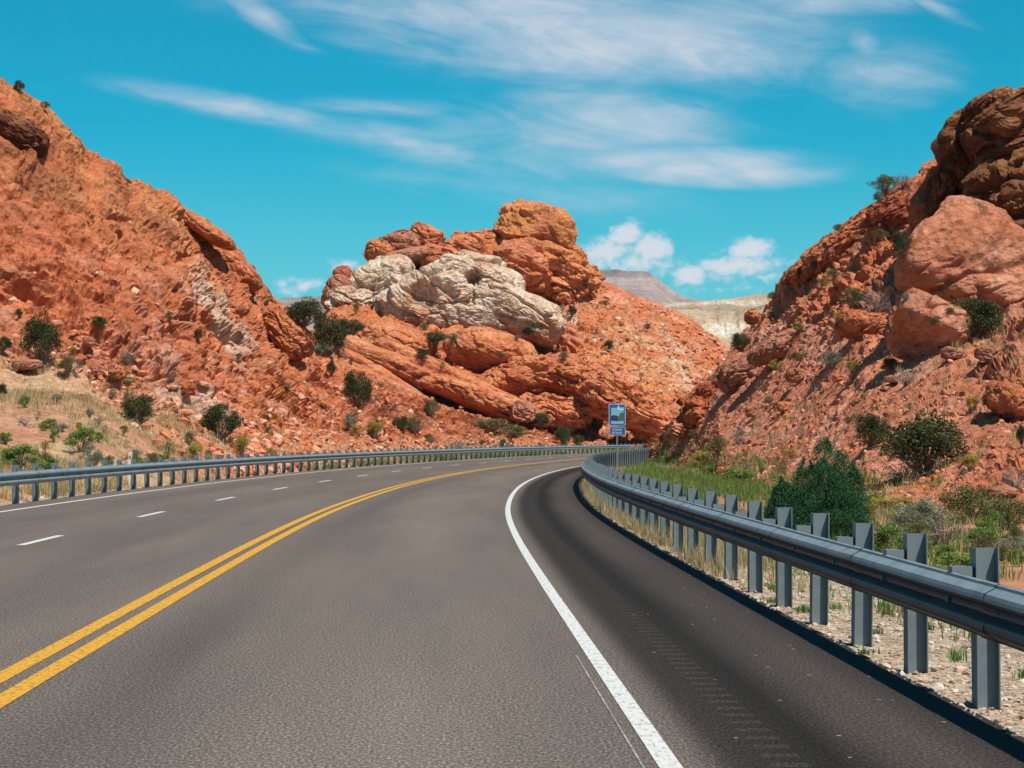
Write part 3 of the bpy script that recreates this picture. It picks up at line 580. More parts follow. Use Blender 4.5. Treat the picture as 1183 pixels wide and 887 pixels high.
def guardrail(label, off, side, s0, s1, sp, group):
    # side=+1: rail on the right of the road, its beam on the road side (towards -offset)
    x0, y0 = road_pt((s0+s1)/2, off); root = bpy.data.objects.new('guardrail', None); C.objects.link(root); root.location = (float(x0), float(y0), 0)
    tag(root, label, 'guardrail', group)
    base = np.array([float(x0), float(y0), 0.])
    zc = .52; face = off-side*.19
    s = np.arange(s0, s1, .5 if side > 0 else 1.0); prof = WP+[(x-.006, z) for x, z in WP[::-1]]
    offs = np.array([face-side*a for a, z in prof]); zs = np.array([zc+z*.94 for a, z in prof])
    def beam(s, offs, zs):
        S, O = np.meshgrid(s, offs, indexing='ij'); X, Y = road_pt(S, O); Z = np.broadcast_to(zs, X.shape)
        V = np.stack([X, Y, Z], -1); return np.concatenate([V, V[:, :1]], 1)
    V = beam(s, offs, zs)
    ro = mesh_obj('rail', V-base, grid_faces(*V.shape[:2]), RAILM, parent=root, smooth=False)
    ro.data.materials.append(FACEM); nc_ = V.shape[1]-1                  # traffic side painted dark for its shade, with rust stains; top lip left lighter
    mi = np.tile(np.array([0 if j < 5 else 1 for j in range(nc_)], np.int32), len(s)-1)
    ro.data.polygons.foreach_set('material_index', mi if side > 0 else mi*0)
    if side > 0:
        for sj in np.arange(s0+.7+.95, 120, 3.81*2 if side < 0 else 3.81):     # lapped joints between rail lengths
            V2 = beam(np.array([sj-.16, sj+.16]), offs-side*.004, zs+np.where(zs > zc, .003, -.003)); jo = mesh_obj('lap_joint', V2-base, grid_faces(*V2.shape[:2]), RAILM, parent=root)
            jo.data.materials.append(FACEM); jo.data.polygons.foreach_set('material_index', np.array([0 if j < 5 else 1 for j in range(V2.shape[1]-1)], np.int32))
    # post (I-section) and spacer block, modelled once in the road frame
    def boxes(bl):
        V = []; Fq = []
        for (a0, a1, b0, b1, c0, c1) in bl:
            k = len(V); V += [(x, y, z) for x in (a0, a1) for y in (b0, b1) for z in (c0, c1)]
            Fq += [[k+i for i in q] for q in ((0, 1, 3, 2), (4, 6, 7, 5), (0, 4, 5, 1), (2, 3, 7, 6), (0, 2, 6, 4), (1, 5, 7, 3))]
        return np.array(V, float), np.array(Fq)
    # x = away from road, y = along road
    pv, pf = boxes([(-.064, -.057, -.070, .070, -.3, .80), (.057, .064, -.070, .070, -.3, .80), (-.0565, .0565, -.005, .005, -.3, .798)])
    bv, bf = boxes([(-.188, -.078, -.05, -.043, .375, .70), (-.188, -.078, .043, .05, .375, .70), (-.187, -.079, -.0425, .0425, .69, .698), (-.187, -.079, -.0425, .0425, .377, .384), (-.19, -.1885, -.052, .052, .376, .699), (-.214, -.197, -.017, .017, .503, .537)])
    pm = mesh_obj('post', pv*np.array([side, 1, 1]), pf, POSTM); bmh = mesh_obj('spacer_block', bv*np.array([side, 1, 1]), bf, POSTM)
    mep, meb = pm.data, bmh.data
    for mm in (mep, meb):
        b_ = bmesh.new(); b_.from_mesh(mm); bmesh.ops.recalc_face_normals(b_, faces=b_.faces); b_.to_mesh(mm); b_.free()
    bpy.data.objects.remove(pm); bpy.data.objects.remove(bmh)
    n = 0
    for sv in np.arange(s0+.7, s1-.3, sp):
        X, Y = road_pt(sv, off); nx = np.interp(sv, sarc, ndir[:, 0]); ny = np.interp(sv, sarc, ndir[:, 1])
        o = bpy.data.objects.new('post', mep); C.objects.link(o); o.parent = root
        o.location = (float(X)-base[0], float(Y)-base[1], random.uniform(-.012, .012)); o.rotation_euler = (random.uniform(-.012, .012), random.uniform(-.012, .012), math.atan2(float(ny), float(nx)))
        c = bpy.data.objects.new('spacer_block', meb); C.objects.link(c); c.parent = o
        n += 1
    print(label, n, 'posts')
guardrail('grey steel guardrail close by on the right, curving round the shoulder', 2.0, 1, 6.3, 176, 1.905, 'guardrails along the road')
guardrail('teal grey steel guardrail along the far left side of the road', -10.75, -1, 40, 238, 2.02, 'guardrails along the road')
# ------------------------------------------------------------------ plants
rng = np.random.default_rng(11)
def leaves(P, size, colr, asp=2.2, up=.3, r=None):
    """one small pointed leaf (two triangles) per point"""
    r = r or rng; n = len(P); a = r.normal(size=(n, 3)); a[:, 2] = np.abs(a[:, 2])*1.0+up; a /= np.linalg.norm(a, axis=1, keepdims=True)
    b = np.cross(a, r.normal(size=(n, 3))); b /= np.linalg.norm(b, axis=1, keepdims=True)+1e-9
    s = (size*r.uniform(.6, 1.4, n))[:, None]
    V = np.stack([P-a*s*.5, P+b*s*.5/asp, P+a*s*.5, P-b*s*.5/asp], 1)
    Fc = np.arange(n*4).reshape(n, 4); return V.reshape(-1, 3), Fc, np.repeat(colr, 4, 0)
def tubes(paths, r0, r1, col, k=4):
    V = []; Fq = []; o = 0
    for p in paths:
        p = np.array(p); m = len(p)
        for i in range(m):
            t = p[min(i+1, m-1)]-p[max(i-1, 0)]; t = t/(np.linalg.norm(t)+1e-9); u = np.cross(t, [.3, .9, .2]); u /= np.linalg.norm(u)+1e-9; w = np.cross(t, u)
            rr = r0+(r1-r0)*i/(m-1)
            for j in range(k):
                a = 2*math.pi*j/k; V.append(p[i]+(u*math.cos(a)+w*math.sin(a))*rr)
        for i in range(m-1):
            for j in range(k): Fq.append((o+i*k+j, o+i*k+(j+1) % k, o+(i+1)*k+(j+1) % k, o+(i+1)*k+j))
        o += m*k
    V = np.array(V); return V, np.array(Fq), np.tile(col, (len(V), 1))
KIND = {  # leaf colours, clumps, leaves, leaf size, height share, stems
 'dark': ([(.055, .070, .022), (.085, .095, .030), (.040, .055, .018)], 58, 6800, .042, 1.0),
 'olive': ([(.13, .13, .045), (.18, .17, .06), (.10, .10, .03)], 42, 4200, .042, 1.0),
 'sage': ([(.20, .22, .15), (.26, .27, .19), (.15, .18, .11)], 38, 3800, .040, .8),
 'gold': ([(.36, .29, .05), (.26, .25, .05), (.42, .32, .06)], 24, 3400, .042, .9),
 'green': ([(.11, .20, .04), (.16, .26, .05), (.20, .24, .06)], 28, 4200, .045, .9),
 'dry': ([(.24, .19, .15), (.18, .14, .11), (.32, .26, .19)], 18, 900, .035, .8),
 'rust': ([(.34, .15, .06), (.26, .14, .05), (.20, .16, .05)], 20, 1600, .040, 1.0),
 'blue': ([(.17, .27, .23), (.22, .32, .27), (.13, .21, .18)], 18, 2200, .040, .7)}
def bush_mesh(kind, seed):
    cols, K, N, ls, hh = KIND[kind]; r = np.random.default_rng(seed)
    th = r.uniform(0, 2*math.pi, K); ph = np.arccos(r.uniform(-.25, 1, K)); rad = r.uniform(.3, 1.22, K)**.7
    cc = np.stack([np.sin(ph)*np.cos(th)*.40, np.sin(ph)*np.sin(th)*.40, np.cos(ph)*.50+.38], 1)
    cc[:, :2] *= rad[:, None]; cc[:, 2] = .14+(np.maximum(cc[:, 2], .14)-.14)*(.6+.4*rad)
    cr = r.uniform(.055, .17, K); w = cr**2; idx = r.choice(K, N, p=w/w.sum())
    d = r.normal(size=(N, 3)); d /= np.linalg.norm(d, axis=1, keepdims=True)
    P = cc[idx]+d*(cr[idx]*r.uniform(.35, 1.15, N)**.7)[:, None]; P[:, 2] = np.maximum(P[:, 2], .02)*hh
    tone = r.uniform(.7, 1.35, K)[idx]*r.uniform(.75, 1.25, N); cl = np.array(cols)[r.integers(0, 3, N)]*tone[:, None]
    V, Fc, Cc = leaves(P, ls, cl, 1.9, .3, r)
    paths = []
    for i in range(K):
        e = cc[i]*np.array([1, 1, hh]); b = np.array([e[0]*.15, e[1]*.15, -.05]); paths.append([b, b*.5+e*.5+r.normal(size=3)*.04, e])
    if kind in ('dry', 'dark'):
        for i in range(26 if kind == 'dry' else 12):
            a = r.uniform(0, 6.28); e = np.array([math.cos(a)*.5, math.sin(a)*.5, r.uniform(.02, .9 if kind == 'dry' else .35)*hh]); paths.append([e*0, e*.5+np.array([0, 0, .1])+r.normal(size=3)*.05, e])
    st = tubes(paths, .014, .004, (.24, .18, .13) if kind != 'dry' else (.30, .25, .21), 3)
    return (V, Fc, Cc), st
BM = {}
def protos(kind):
    if kind not in BM:
        BM[kind] = []
        for s in range(4):
            (V, Fc, Cc), st = bush_mesh(kind, 100*len(BM)+s)
            a = mesh_obj('foliage', V, Fc, MLEAF, cols=Cc); b = mesh_obj('stem', *st[:2], MBARK, cols=st[2]); BM[kind].append((a.data, b.data))
            bpy.data.objects.remove(a); bpy.data.objects.remove(b)
    return BM[kind]
NAMEK = {'dark': 'shrub', 'olive': 'shrub', 'sage': 'sagebrush', 'gold': 'flowering_shrub', 'green': 'shrub', 'dry': 'dry_shrub', 'rust': 'dry_shrub', 'blue': 'sagebrush'}
def plant(kind, px, py, w, h, label, Y=None, i=[0]):
    """px, py: foot of the plant in the view; w, h its size there"""
    p = pick.at(px, py) if Y is None else unproj(px, py, Y)
    if p[1] > 420 or (label.startswith('very small') and pick.rr > 2): return
    s = p[1]/F; i[0] += 1; me = protos(kind)[i[0] % 4]
    root = bpy.data.objects.new(NAMEK[kind], None); C.objects.link(root); root.location = (p[0], p[1], p[2]-.03*h*s)
    ww = w*s*1.08; root.scale = (ww, ww*random.uniform(.85, 1.1), h*s*1.05/KIND[kind][4]); root.rotation_euler = (0, 0, random.uniform(0, 6.28))
    tag(root, label, 'shrub', 'shrubs scattered over the hillsides')
    for nm, m in (('foliage', me[0]), ('stems', me[1])):
        o = bpy.data.objects.new(nm, m); C.objects.link(o); o.parent = root
PL = [
 ('dark', 48, 414, 48, 50, 'large dark bush standing above the grassy bench on the left hillside'), ('dark', 160, 488, 42, 33, 'round dark bush on pink rubble, left of a similar bush above the left guardrail'),
 ('dark', 255, 505, 46, 40, 'round dark bush on pink rubble, right of a similar bush above the left guardrail'), ('dark', 114, 378, 18, 14, 'small dark bush high on the rubble right of the large dark bush'),
 ('sage', 148, 419, 18, 14, 'small grey green bush between rubble stones on the left hillside'), ('dark', 22, 366, 9, 10, 'tiny dark bush high at the left margin of the hillside'),
 ('dark', 4, 404, 18, 16, 'dark bush cut by the left photo edge, upper of two'), ('dark', 1, 458, 16, 16, 'dark bush cut by the left photo edge, lower of two'),
 ('green', 93, 520, 36, 28, 'bright green bush on the grassy bench in front of pink rubble'), ('green', 22, 543, 54, 30, 'wide green bush at far left just above the guardrail'),
 ('green', 52, 548, 36, 24, 'green bush touching the right side of the widest left one'), ('dark', 57, 555, 26, 18, 'dark low bush behind the guardrail posts at far left'),
 ('green', 160, 541, 18, 16, 'small green bush behind the left guardrail, left of a white marker post'), ('green', 190, 540, 22, 16, 'green bush behind the left guardrail beside a white marker post'),
 ('gold', 224, 534, 24, 24, 'yellow green bush on the left verge under pink scree'), ('gold', 281, 528, 26, 28, 'taller yellow green bush on the left verge below the right round dark bush'),
 ('gold', 312, 531, 18, 14, 'small bright yellow bush hugging the left guardrail'), ('green', 310, 504, 12, 12, 'small light green bush alone on the left scree'),
 ('gold', 84, 409, 12, 10, 'tiny yellow bush next to the large dark bush'), ('olive', 81, 428, 30, 18, 'low olive bush just below the large dark bush'),
 ('olive', 126, 539, 16, 14, 'small olive bush on the left verge in dry grass'), ('sage', 108, 537, 26, 20, 'greyish bush on the left verge in dry grass'),
 ('gold', 241, 536, 12, 12, 'small yellow tuft of bush left of the tallest yellow green verge bush'), ('dark', 229, 392, 9, 13, 'narrow dark bush high on the left cliffs'),
 ('olive', 195, 370, 12, 11, 'small olive bush midway up the left cliffs'), ('olive', 238, 288, 10, 10, 'olive tuft near the upper edge of the left ridge'),
 ('dark', 22, 104, 14, 12, 'dark bush on the skyline at the top left'), ('olive', 52, 124, 12, 8, 'low bush on the skyline just right of the top left bush'),
 ('dark', 352, 374, 42, 30, 'dark green bush at the tip of the left ridge, upper of the pair'), ('dark', 378, 408, 44, 48, 'large dark green bush at the tip of the left ridge, lower of the pair'),
 ('blue', 374, 410, 18, 18, 'pale grey green bush below the large ridge tip bush'), ('olive', 393, 412, 12, 16, 'olive bush right beside the large ridge tip bush'),
 ('dark', 383, 432, 12, 14, 'tiny dark bush below the ridge tip bushes'), ('dark', 412, 466, 38, 38, 'dark twiggy bush in the middle of the dipping slabs'),
 ('sage', 404, 494, 18, 18, 'grey green bush below the dark twiggy slab bush'), ('gold', 435, 506, 34, 22, 'wide yellowish bush on the rubble foot before the far bend'),
 ('gold', 411, 506, 14, 16, 'small yellowish bush left of the wide one before the far bend'), ('dark', 463, 495, 22, 14, 'dark bush low on the slabs between yellowish bushes'),
 ('olive', 478, 498, 16, 18, 'olive bush low on the slabs right of a dark one'), ('dry', 487, 449, 26, 16, 'grey bush lying in a crack of the long orange slab'),
 ('olive', 496, 478, 24, 18, 'olive bush under the long orange slab'), ('dark', 510, 463, 15, 14, 'small dark bush leaning beside the olive slab bush'),
 ('blue', 527, 521, 26, 13, 'low blue grey sagebrush behind the guardrail at the bend'), ('olive', 570, 496, 46, 14, 'long olive thicket above the bend'),
 ('olive', 594, 505, 38, 14, 'second olive thicket right below a longer one above the bend'),
 ('dark', 623, 492, 32, 16, 'low dark bush under the hollow rock'), ('dark', 652, 514, 22, 22, 'round dark bush just above the bend guardrail, left of a smaller one'),
 ('dark', 669, 514, 13, 12, 'smallest round dark bush above the bend guardrail'), ('dark', 674, 502, 32, 28, 'dark bush against the red rock left of the blue sign'),
 ('dark', 403, 384, 36, 16, 'dark thicket at the left foot of the pale outcrop'), ('dark', 502, 398, 28, 16, 'dark bush between the two red domes'), ('dark', 488, 412, 16, 10, 'small dark bush under the smaller red dome'),
 ('sage', 523, 392, 18, 8, 'grey green patch of bush under the pale outcrop'), ('olive', 411, 362, 8, 12, 'tiny bush on the broken pale rocks'),
 ('dark', 611, 387, 13, 10, 'dark bush at the right foot of the pale outcrop'), ('olive', 679, 332, 9, 8, 'tiny olive bush under the right shoulder of the tallest knob'),
 ('olive', 700, 353, 9, 7, 'tiny olive bush on the upper scree beside pale stones'), ('dark', 661, 364, 11, 12, 'dark bush on the scree below pale broken rock'),
 ('dark', 704, 403, 12, 11, 'lone dark bush in the middle of the pinkish scree'), ('olive', 651, 414, 14, 9, 'olive bush on the red shelf under the scree'), ('olive', 748, 380, 9, 7, 'tiny olive bush right on the middle scree'),
 ('olive', 1022, 222, 34, 20, 'sparse bush standing on the right skyline, left of another'), ('dry', 1044, 214, 26, 14, 'leafless twigs on the right skyline beside the crag'), ('olive', 1016, 232, 14, 12, 'small olive bush just below the sparse skyline bush'),
 ('olive', 968, 266, 12, 8, 'tiny bush on the right skyline halfway down'), ('dark', 1041, 296, 26, 30, 'dark bush in the shade at the left of the large slab'), ('olive', 1016, 276, 20, 12, 'olive bush on the ledge above the shaded bush'),
 ('olive', 986, 354, 32, 24, 'olive bush beside a grey dead one midway up the right hill'), ('dry', 1013, 358, 30, 26, 'grey dead bush midway up the right hill'), ('olive', 963, 322, 18, 12, 'olive bush on the upper ledges right of a yellow one'),
 ('olive', 939, 313, 14, 12, 'olive bush on the upper ledge near the ridge knob'), ('gold', 949, 331, 16, 12, 'yellow bush on the upper ledges'), ('green', 922, 384, 14, 12, 'small green bush above the long ledge'),
 ('gold', 968, 370, 14, 10, 'small yellow bush below the olive and grey pair'), ('dry', 966, 380, 14, 8, 'small grey bush under a yellow one'), ('dark', 1130, 388, 66, 46, 'broad dark bush in the shade under the large slab'),
 ('olive', 893, 346, 13, 10, 'olive bush on the ridge above the gap'), ('dark', 855, 404, 24, 20, 'dark bush at the gap where the two hills meet'),
 ('sage', 961, 424, 28, 20, 'grey green bush at the top of the scree'), ('gold', 984, 430, 18, 15, 'yellow bush at the top of the scree'), ('dark', 1030, 430, 22, 18, 'dark round bush above a dead grey bush on the scree'),
 ('dry', 1046, 443, 34, 20, 'dead grey bush lying on the upper scree'), ('gold', 1124, 474, 20, 18, 'yellow bush on the right part of the scree'), ('dry', 1129, 484, 14, 10, 'tiny grey bush below the yellow scree bush'),
 ('dry', 926, 504, 14, 12, 'small grey bush on the left part of the scree'), ('gold', 896, 427, 18, 12, 'yellow green bush on the striped rock'), ('olive', 922, 416, 22, 10, 'low yellowish bush on the long ledge'),
 ('dark', 1006, 513, 46, 38, 'dark bush left of the largest one on the scree'), ('dark', 1066, 543, 90, 66, 'largest dark bush on the scree with bare grey stems below'), ('dry', 1048, 556, 74, 26, 'bare grey branches spreading under the largest scree bush'),
 ('gold', 1120, 542, 26, 18, 'bright yellow bush right of the largest dark bush'), ('dry', 1172, 562, 36, 24, 'grey scrub at the right photo edge'), ('dark', 1180, 512, 14, 22, 'dark bush cut by the right photo edge'),
 ('olive', 829, 522, 26, 18, 'olive bush under the dark jagged rock wall'), ('dry', 853, 512, 24, 16, 'grey bush right of the olive one under the rock wall'), ('olive', 800, 505, 12, 10, 'small olive bush at the left toe of the right hill'),
 ('rust', 903, 546, 36, 36, 'rust coloured bush behind the left side of the juniper'), ('dry', 862, 546, 22, 14, 'grey low bush in the weeds left of the rust coloured bush'), ('gold', 810, 540, 30, 20, 'tan bush among green weeds under the rock wall'),
 ('green', 775, 552, 44, 40, 'bright green bush behind the rail right of the blue sign'), ('green', 745, 548, 34, 18, 'low green bush between the sign post and the taller green bush'),
 ('green', 852, 566, 60, 26, 'green weedy bush behind the rail in the middle of the weeds'), ('green', 815, 560, 50, 22, 'green weedy bush behind the rail just right of the tall green bush'),
 ('green', 1030, 640, 56, 40, 'green scrub directly right of the juniper'), ('sage', 1062, 618, 66, 44, 'grey green scrub behind the green scrub right of the juniper'), ('dry', 1090, 630, 60, 44, 'brown twiggy scrub in the middle of the right verge'),
 ('olive', 1118, 606, 60, 48, 'olive scrub right of the brown twiggy scrub'), ('olive', 1165, 612, 64, 42, 'olive scrub at the right edge of the verge'), ('dry', 1150, 640, 60, 22, 'low dry scrub under the olive scrub at the right edge'),
 ('green', 1108, 668, 70, 30, 'bright green weeds behind the second nearest posts'), ('green', 1010, 590, 40, 22, 'green bush directly behind the right side of the juniper'), ('gold', 1028, 592, 56, 20, 'yellowish scrub behind the green scrub'),
]
for kind, px, py, w, h, lab in PL:
    plant(kind, px, py, w, h, lab)
bl = random.Random(3)
for i in range(46):
    px, py = bl.uniform(-5, 250), bl.uniform(440, 540)
    if px > 150 and py < 500+.15*(px-150): continue
    plant(bl.choice(['sage', 'gold', 'green', 'olive', 'sage', 'dry']), px, py, bl.uniform(9, 22), bl.uniform(8, 15), 'little scrubby bush growing among dry grass on the bench above the left guardrail')
for i in range(26):
    px = bl.uniform(985, 1185); py = bl.uniform(598, 655)
    plant(bl.choice(['green', 'green', 'olive', 'gold', 'sage']), px, py, bl.uniform(22, 40), bl.uniform(14, 26), 'mixed green and yellowish scrub filling the verge between the right guardrail and the scree', Y=F*1.5/(py-HY))
for i in range(60):
    px = bl.uniform(270, 1180); py = bl.uniform(340, 560)
    if 560 < px < 790 and py > 480 or py < 300+abs(px-640)*.1: continue
    plant(bl.choice(['sage', 'gold', 'olive', 'olive', 'dry']), px, py, bl.uniform(6, 13), bl.uniform(5, 9), 'very small pale scrub clump scattered on the rocky slopes')
# juniper close behind the right rail: a tapered trunk, limbs and spired foliage
def juniper(px, py, Y, w, h, label, N, lsize, cat='juniper tree'):
    p = unproj(px, py, Y); s = Y/F; W = w*s; H = h*s; r = np.random.default_rng(5)
    root = bpy.data.objects.new('juniper_tree', None); C.objects.link(root); root.location = p; tag(root, label, cat)
    sp = [(0.0, .0, 1.0, .28), (.22, .05, .88, .26), (-.05, -.15, .78, .28), (-.36, .05, .50, .22), (.34, -.08, .70, .22), (-.20, .18, .80, .24), (.14, -.22, .66, .26), (-.26, -.15, .40, .24), (.30, .16, .48, .26), (.08, .25, .72, .24), (.40, .02, .34, .20), (-.42, -.05, .30, .18)]
    sp = [(a*W, b*W, c*H, d*W) for a, b, c, d in sp]
    Ps = []; Cs = []; paths = []
    for k, (a, b, c, d) in enumerate(sp):
        n = int(N/len(sp)); t = r.uniform(0, 1, n)**.8; prof = np.sin(np.clip(t*1.0+.10, 0, 1)*math.pi*.95)**.55*(1-.35*t)
        th = r.uniform(0, 6.283, n); cl = r.integers(0, 70, n); ct = r.uniform(0, 1, 70); cth = r.uniform(0, 6.283, 70)
        t = .6*ct[cl]+.0*t+.4*np.clip(ct[cl]+r.normal(0, .08, n), 0, 1); th = cth[cl]+r.normal(0, .35, n)
        prof = np.sin(np.clip(t*.9+.10, 0, 1)*math.pi)**.5*(1-.3*t)
        rad = d*prof*r.uniform(.55, 1.12, n)*(1+.18*np.sin(cl*2.3))
        Ps.append(np.stack([a+np.cos(th)*rad, b+np.sin(th)*rad, .04*H+t*c*.97+r.normal(0, .02*H, n)], 1))
        tone = (r.uniform(.75, 1.3, 70)[cl]*r.uniform(.8, 1.2, n))[:, None]; Cs.append(np.array([.026, .105, .044])*tone+np.array([.02, .02, 0])*r.uniform(0, 1, (n, 1)))
        paths.append([np.array([0, 0, -.05]), np.array([a*.6, b*.6, .25*c]), np.array([a, b, c*.85])])
    P = np.concatenate(Ps); P[:, 2] = np.maximum(P[:, 2], .02)
    V, Fc, Cc = leaves(P, lsize, np.concatenate(Cs), 2.2, .9, r)
    mesh_obj('foliage', V, Fc, MLEAF, cols=Cc, parent=root)
    tv = tubes([[np.array([0, 0, -.1]), np.array([.02, 0, .35*H]), np.array([0, 0, .7*H])]]+paths, .045*W, .012*W, (.20, .13, .09), 6)
    mesh_obj('trunk', tv[0], tv[1], MBARK, cols=tv[2], parent=root)
JY = 33.5
juniper(953, 626, JY, 94, 118, 'dense dark green juniper rising behind the right guardrail', 90000, .026)
juniper(903, 604, 35.5, 34, 52, 'smaller juniper touching the left side of the dense dark green one', 30000, .026)
juniper(581, 522, 205, 9, 17, 'tiny conical juniper behind the guardrail at the bend', 3000, .09)
# ------------------------------------------------------------------ uncountable cover
def blades(P, h, wd, colr, lean=.35):
    n = len(P); a = rng.uniform(0, 6.283, n); l = rng.normal(0, lean, n)*h; d = np.stack([np.cos(a), np.sin(a), 0*a], 1); sd = np.stack([-np.sin(a*3), np.cos(a*3), 0*a], 1)*(wd/2)[:, None]
    up = np.stack([0*h, 0*h, h], 1); m = P+up*.55+d*(l*.35)[:, None]; t = P+up+d*l[:, None]
    V = np.stack([P-sd, P+sd, m+sd*.7, m-sd*.7, t], 1).reshape(-1, 3); k = np.arange(n)[:, None]*5
    Fc = np.concatenate([np.concatenate([k, k+1, k+2, k+3], 1), np.concatenate([k+3, k+2, k+4, k+4], 1)])
    q = Fc[:n]; tr1 = Fc[n:, :3]; F3 = np.concatenate([q[:, [0, 1, 2]], q[:, [0, 2, 3]], tr1]); return V, F3, np.repeat(colr, 5, 0)
GOLD = np.array([[.50, .38, .19], [.42, .30, .13], [.55, .45, .26]]); GRN = np.array([[.13, .22, .05], [.20, .28, .07], [.09, .16, .04]]); OLV = np.array([[.26, .24, .09], [.32, .28, .12], [.20, .20, .08]])
def tufts(name, ctr, hs, spread, nb, pals, wd, gp=None):
    n = len(ctr); P = np.repeat(ctr, nb, 0)+rng.normal(0, 1, (n*nb, 3))*np.repeat(spread, nb)[:, None]*np.array([1, 1, 0]); h = np.repeat(hs, nb)*rng.uniform(.45, 1.15, n*nb)
    pi = np.repeat(pals, nb); pal = np.stack([GOLD, GRN, OLV]); col = pal[pi, rng.integers(0, 3, n*nb)]*rng.uniform(.8, 1.2, (n*nb, 1))
    o = mesh_obj(name, *blades(P, h, np.full(n*nb, 1.)*wd if np.isscalar(wd) else np.repeat(wd, nb), col)[:2], MLEAF, cols=np.repeat(col, 5, 0)); tag(o, kind='stuff'); return o
def roadside(n, o0, o1, s0, s1, zf, pw=1.0):
    s = s0+(s1-s0)*rng.uniform(0, 1, n)**pw; o = rng.uniform(o0, o1, n); X, Y = road_pt(s, o); return np.stack([X, Y, zf(o)], 1), s, o
# dry golden grass under the right guardrail
P, s, o = roadside(2600, 1.80, 2.75, 11, 100, lambda o: -.09+0*o, 1.3); n_ = fbm(P/1.7, 3, 300); keep = (n_ > -.10+.75*(1-sm(s, 17, 27))) | (rng.uniform(size=len(s)) < .08*sm(s, 18, 26)); P, s = P[keep], s[keep]
tufts('dry_grass', P, rng.uniform(.12, .34, len(P)), rng.uniform(.03, .09, len(P)), 26, (rng.uniform(size=len(P)) < .06).astype(int)*2, .006+.00006*s)
P, s, o = roadside(26, 1.85, 3.2, 10, 26, lambda o: -.08+0*o)
tufts('weeds', P, rng.uniform(.05, .11, len(P)), np.full(len(P), .03), 40, np.ones(len(P), int), .012)
# green and golden weeds between the right rail and the hill foot
P, s, o = roadside(9000, 2.6, 15, 16, 170, lambda o: -.12+0*o, 1.2); px_ = CX+P[:, 0]*F/P[:, 1]
foot = np.interp(px_, [p for p, q, Y in R1], [Y for p, q, Y in R1]); keep = (P[:, 1] < foot) & (fbm(P/2.6, 3, 310) > -.25+.16*sm(px_, 960, 1060)); P, s = P[keep], s[keep]; px_ = px_[keep]
def drape(P):
    Q = P.copy()
    for i in range(len(P)):
        x = P[i, 0]; y = P[i, 1]; j = np.argmin((RV[:, 0]-x)**2+(RV[:, 1]-y)**2)
        if (RV[j, 0]-x)**2+(RV[j, 1]-y)**2 < .3: Q[i, 2] = max(P[i, 2], RV[j, 2])
    return Q
RV = PICK[2][0]; RV = RV[(PICK[2][1] < 1.6)][::5]
P = drape(P); nn = fbm(P/4, 3, 320); gsel = np.where(nn+.15*(rng.uniform(size=len(P))-.5) > -.08-.25*(1-sm(px_, 900, 1000)), 1, np.where(rng.uniform(size=len(P)) < .5, 0, 2))
tufts('weeds', P, rng.uniform(.10, .34, len(P))*np.where(px_ > 1000, .8, 1.0), rng.uniform(.05, .16, len(P)), 22, gsel, .010+.00012*s)
# left verge
P, s, o = roadside(5200, -16.5, -11.2, 42, 240, lambda o: -.10+0*o); nn = fbm(P/5, 3, 330); keep = nn > -.35; P, s, nn = P[keep], s[keep], nn[keep]
tufts('verge_grass', P, rng.uniform(.15, .5, len(P)), rng.uniform(.08, .2, len(P)), 18, np.where(nn > .15, 1, np.where(rng.uniform(size=len(P)) < .5, 0, 2)), .012+.00014*s)
# tufts on the slopes
def on_sheet(k, n, wfun, seed):
    P, T, nm = PICK[k]; r = np.random.default_rng(seed); PX = CX+P[:, 0]*F/P[:, 1]; PY = HY-(P[:, 2]-CH)*F/P[:, 1]
    w = wfun(P, PX, PY, T)*(T < 3.9)*(PX > -150)*(PX < 1330); w = np.clip(w, 0, None); return P[r.choice(len(P), n, p=w/w.sum())]
PT = on_sheet(0, 1500, lambda P, PX, PY, T: (1-sm(PX, 170, 280))*(1-sm(T, 1.3, 2.2))*sm(fbm(P/3, 3, 340), -.1, .3)+.02*(T < 3)*sm(fbm(P/5, 3, 341), .0, .3)+.06*(T < 1.2), 1)
tufts('bench_grass', PT, rng.uniform(.10, .30, len(PT)), rng.uniform(.08, .25, len(PT)), 22, rng.choice([0, 0, 0, 0, 0, 0, 2], len(PT)), .02)
PT = on_sheet(2, 420, lambda P, PX, PY, T: (.25+sm(T, .0, .6)*0)*sm(fbm(P/5, 3, 342), -.1, .3), 2)
tufts('slope_grass', PT, rng.uniform(.15, .35, len(PT)), rng.uniform(.05, .14, len(PT)), 26, rng.choice([0, 0, 2], len(PT)), .02)
PT = on_sheet(1, 420, lambda P, PX, PY, T: .2+2.0*(1-sm(T, .4, 1.2)), 3)
tufts('slope_grass', PT, rng.uniform(.25, .6, len(PT)), rng.uniform(.15, .4, len(PT)), 22, rng.choice([0, 2, 2], len(PT)), .05)
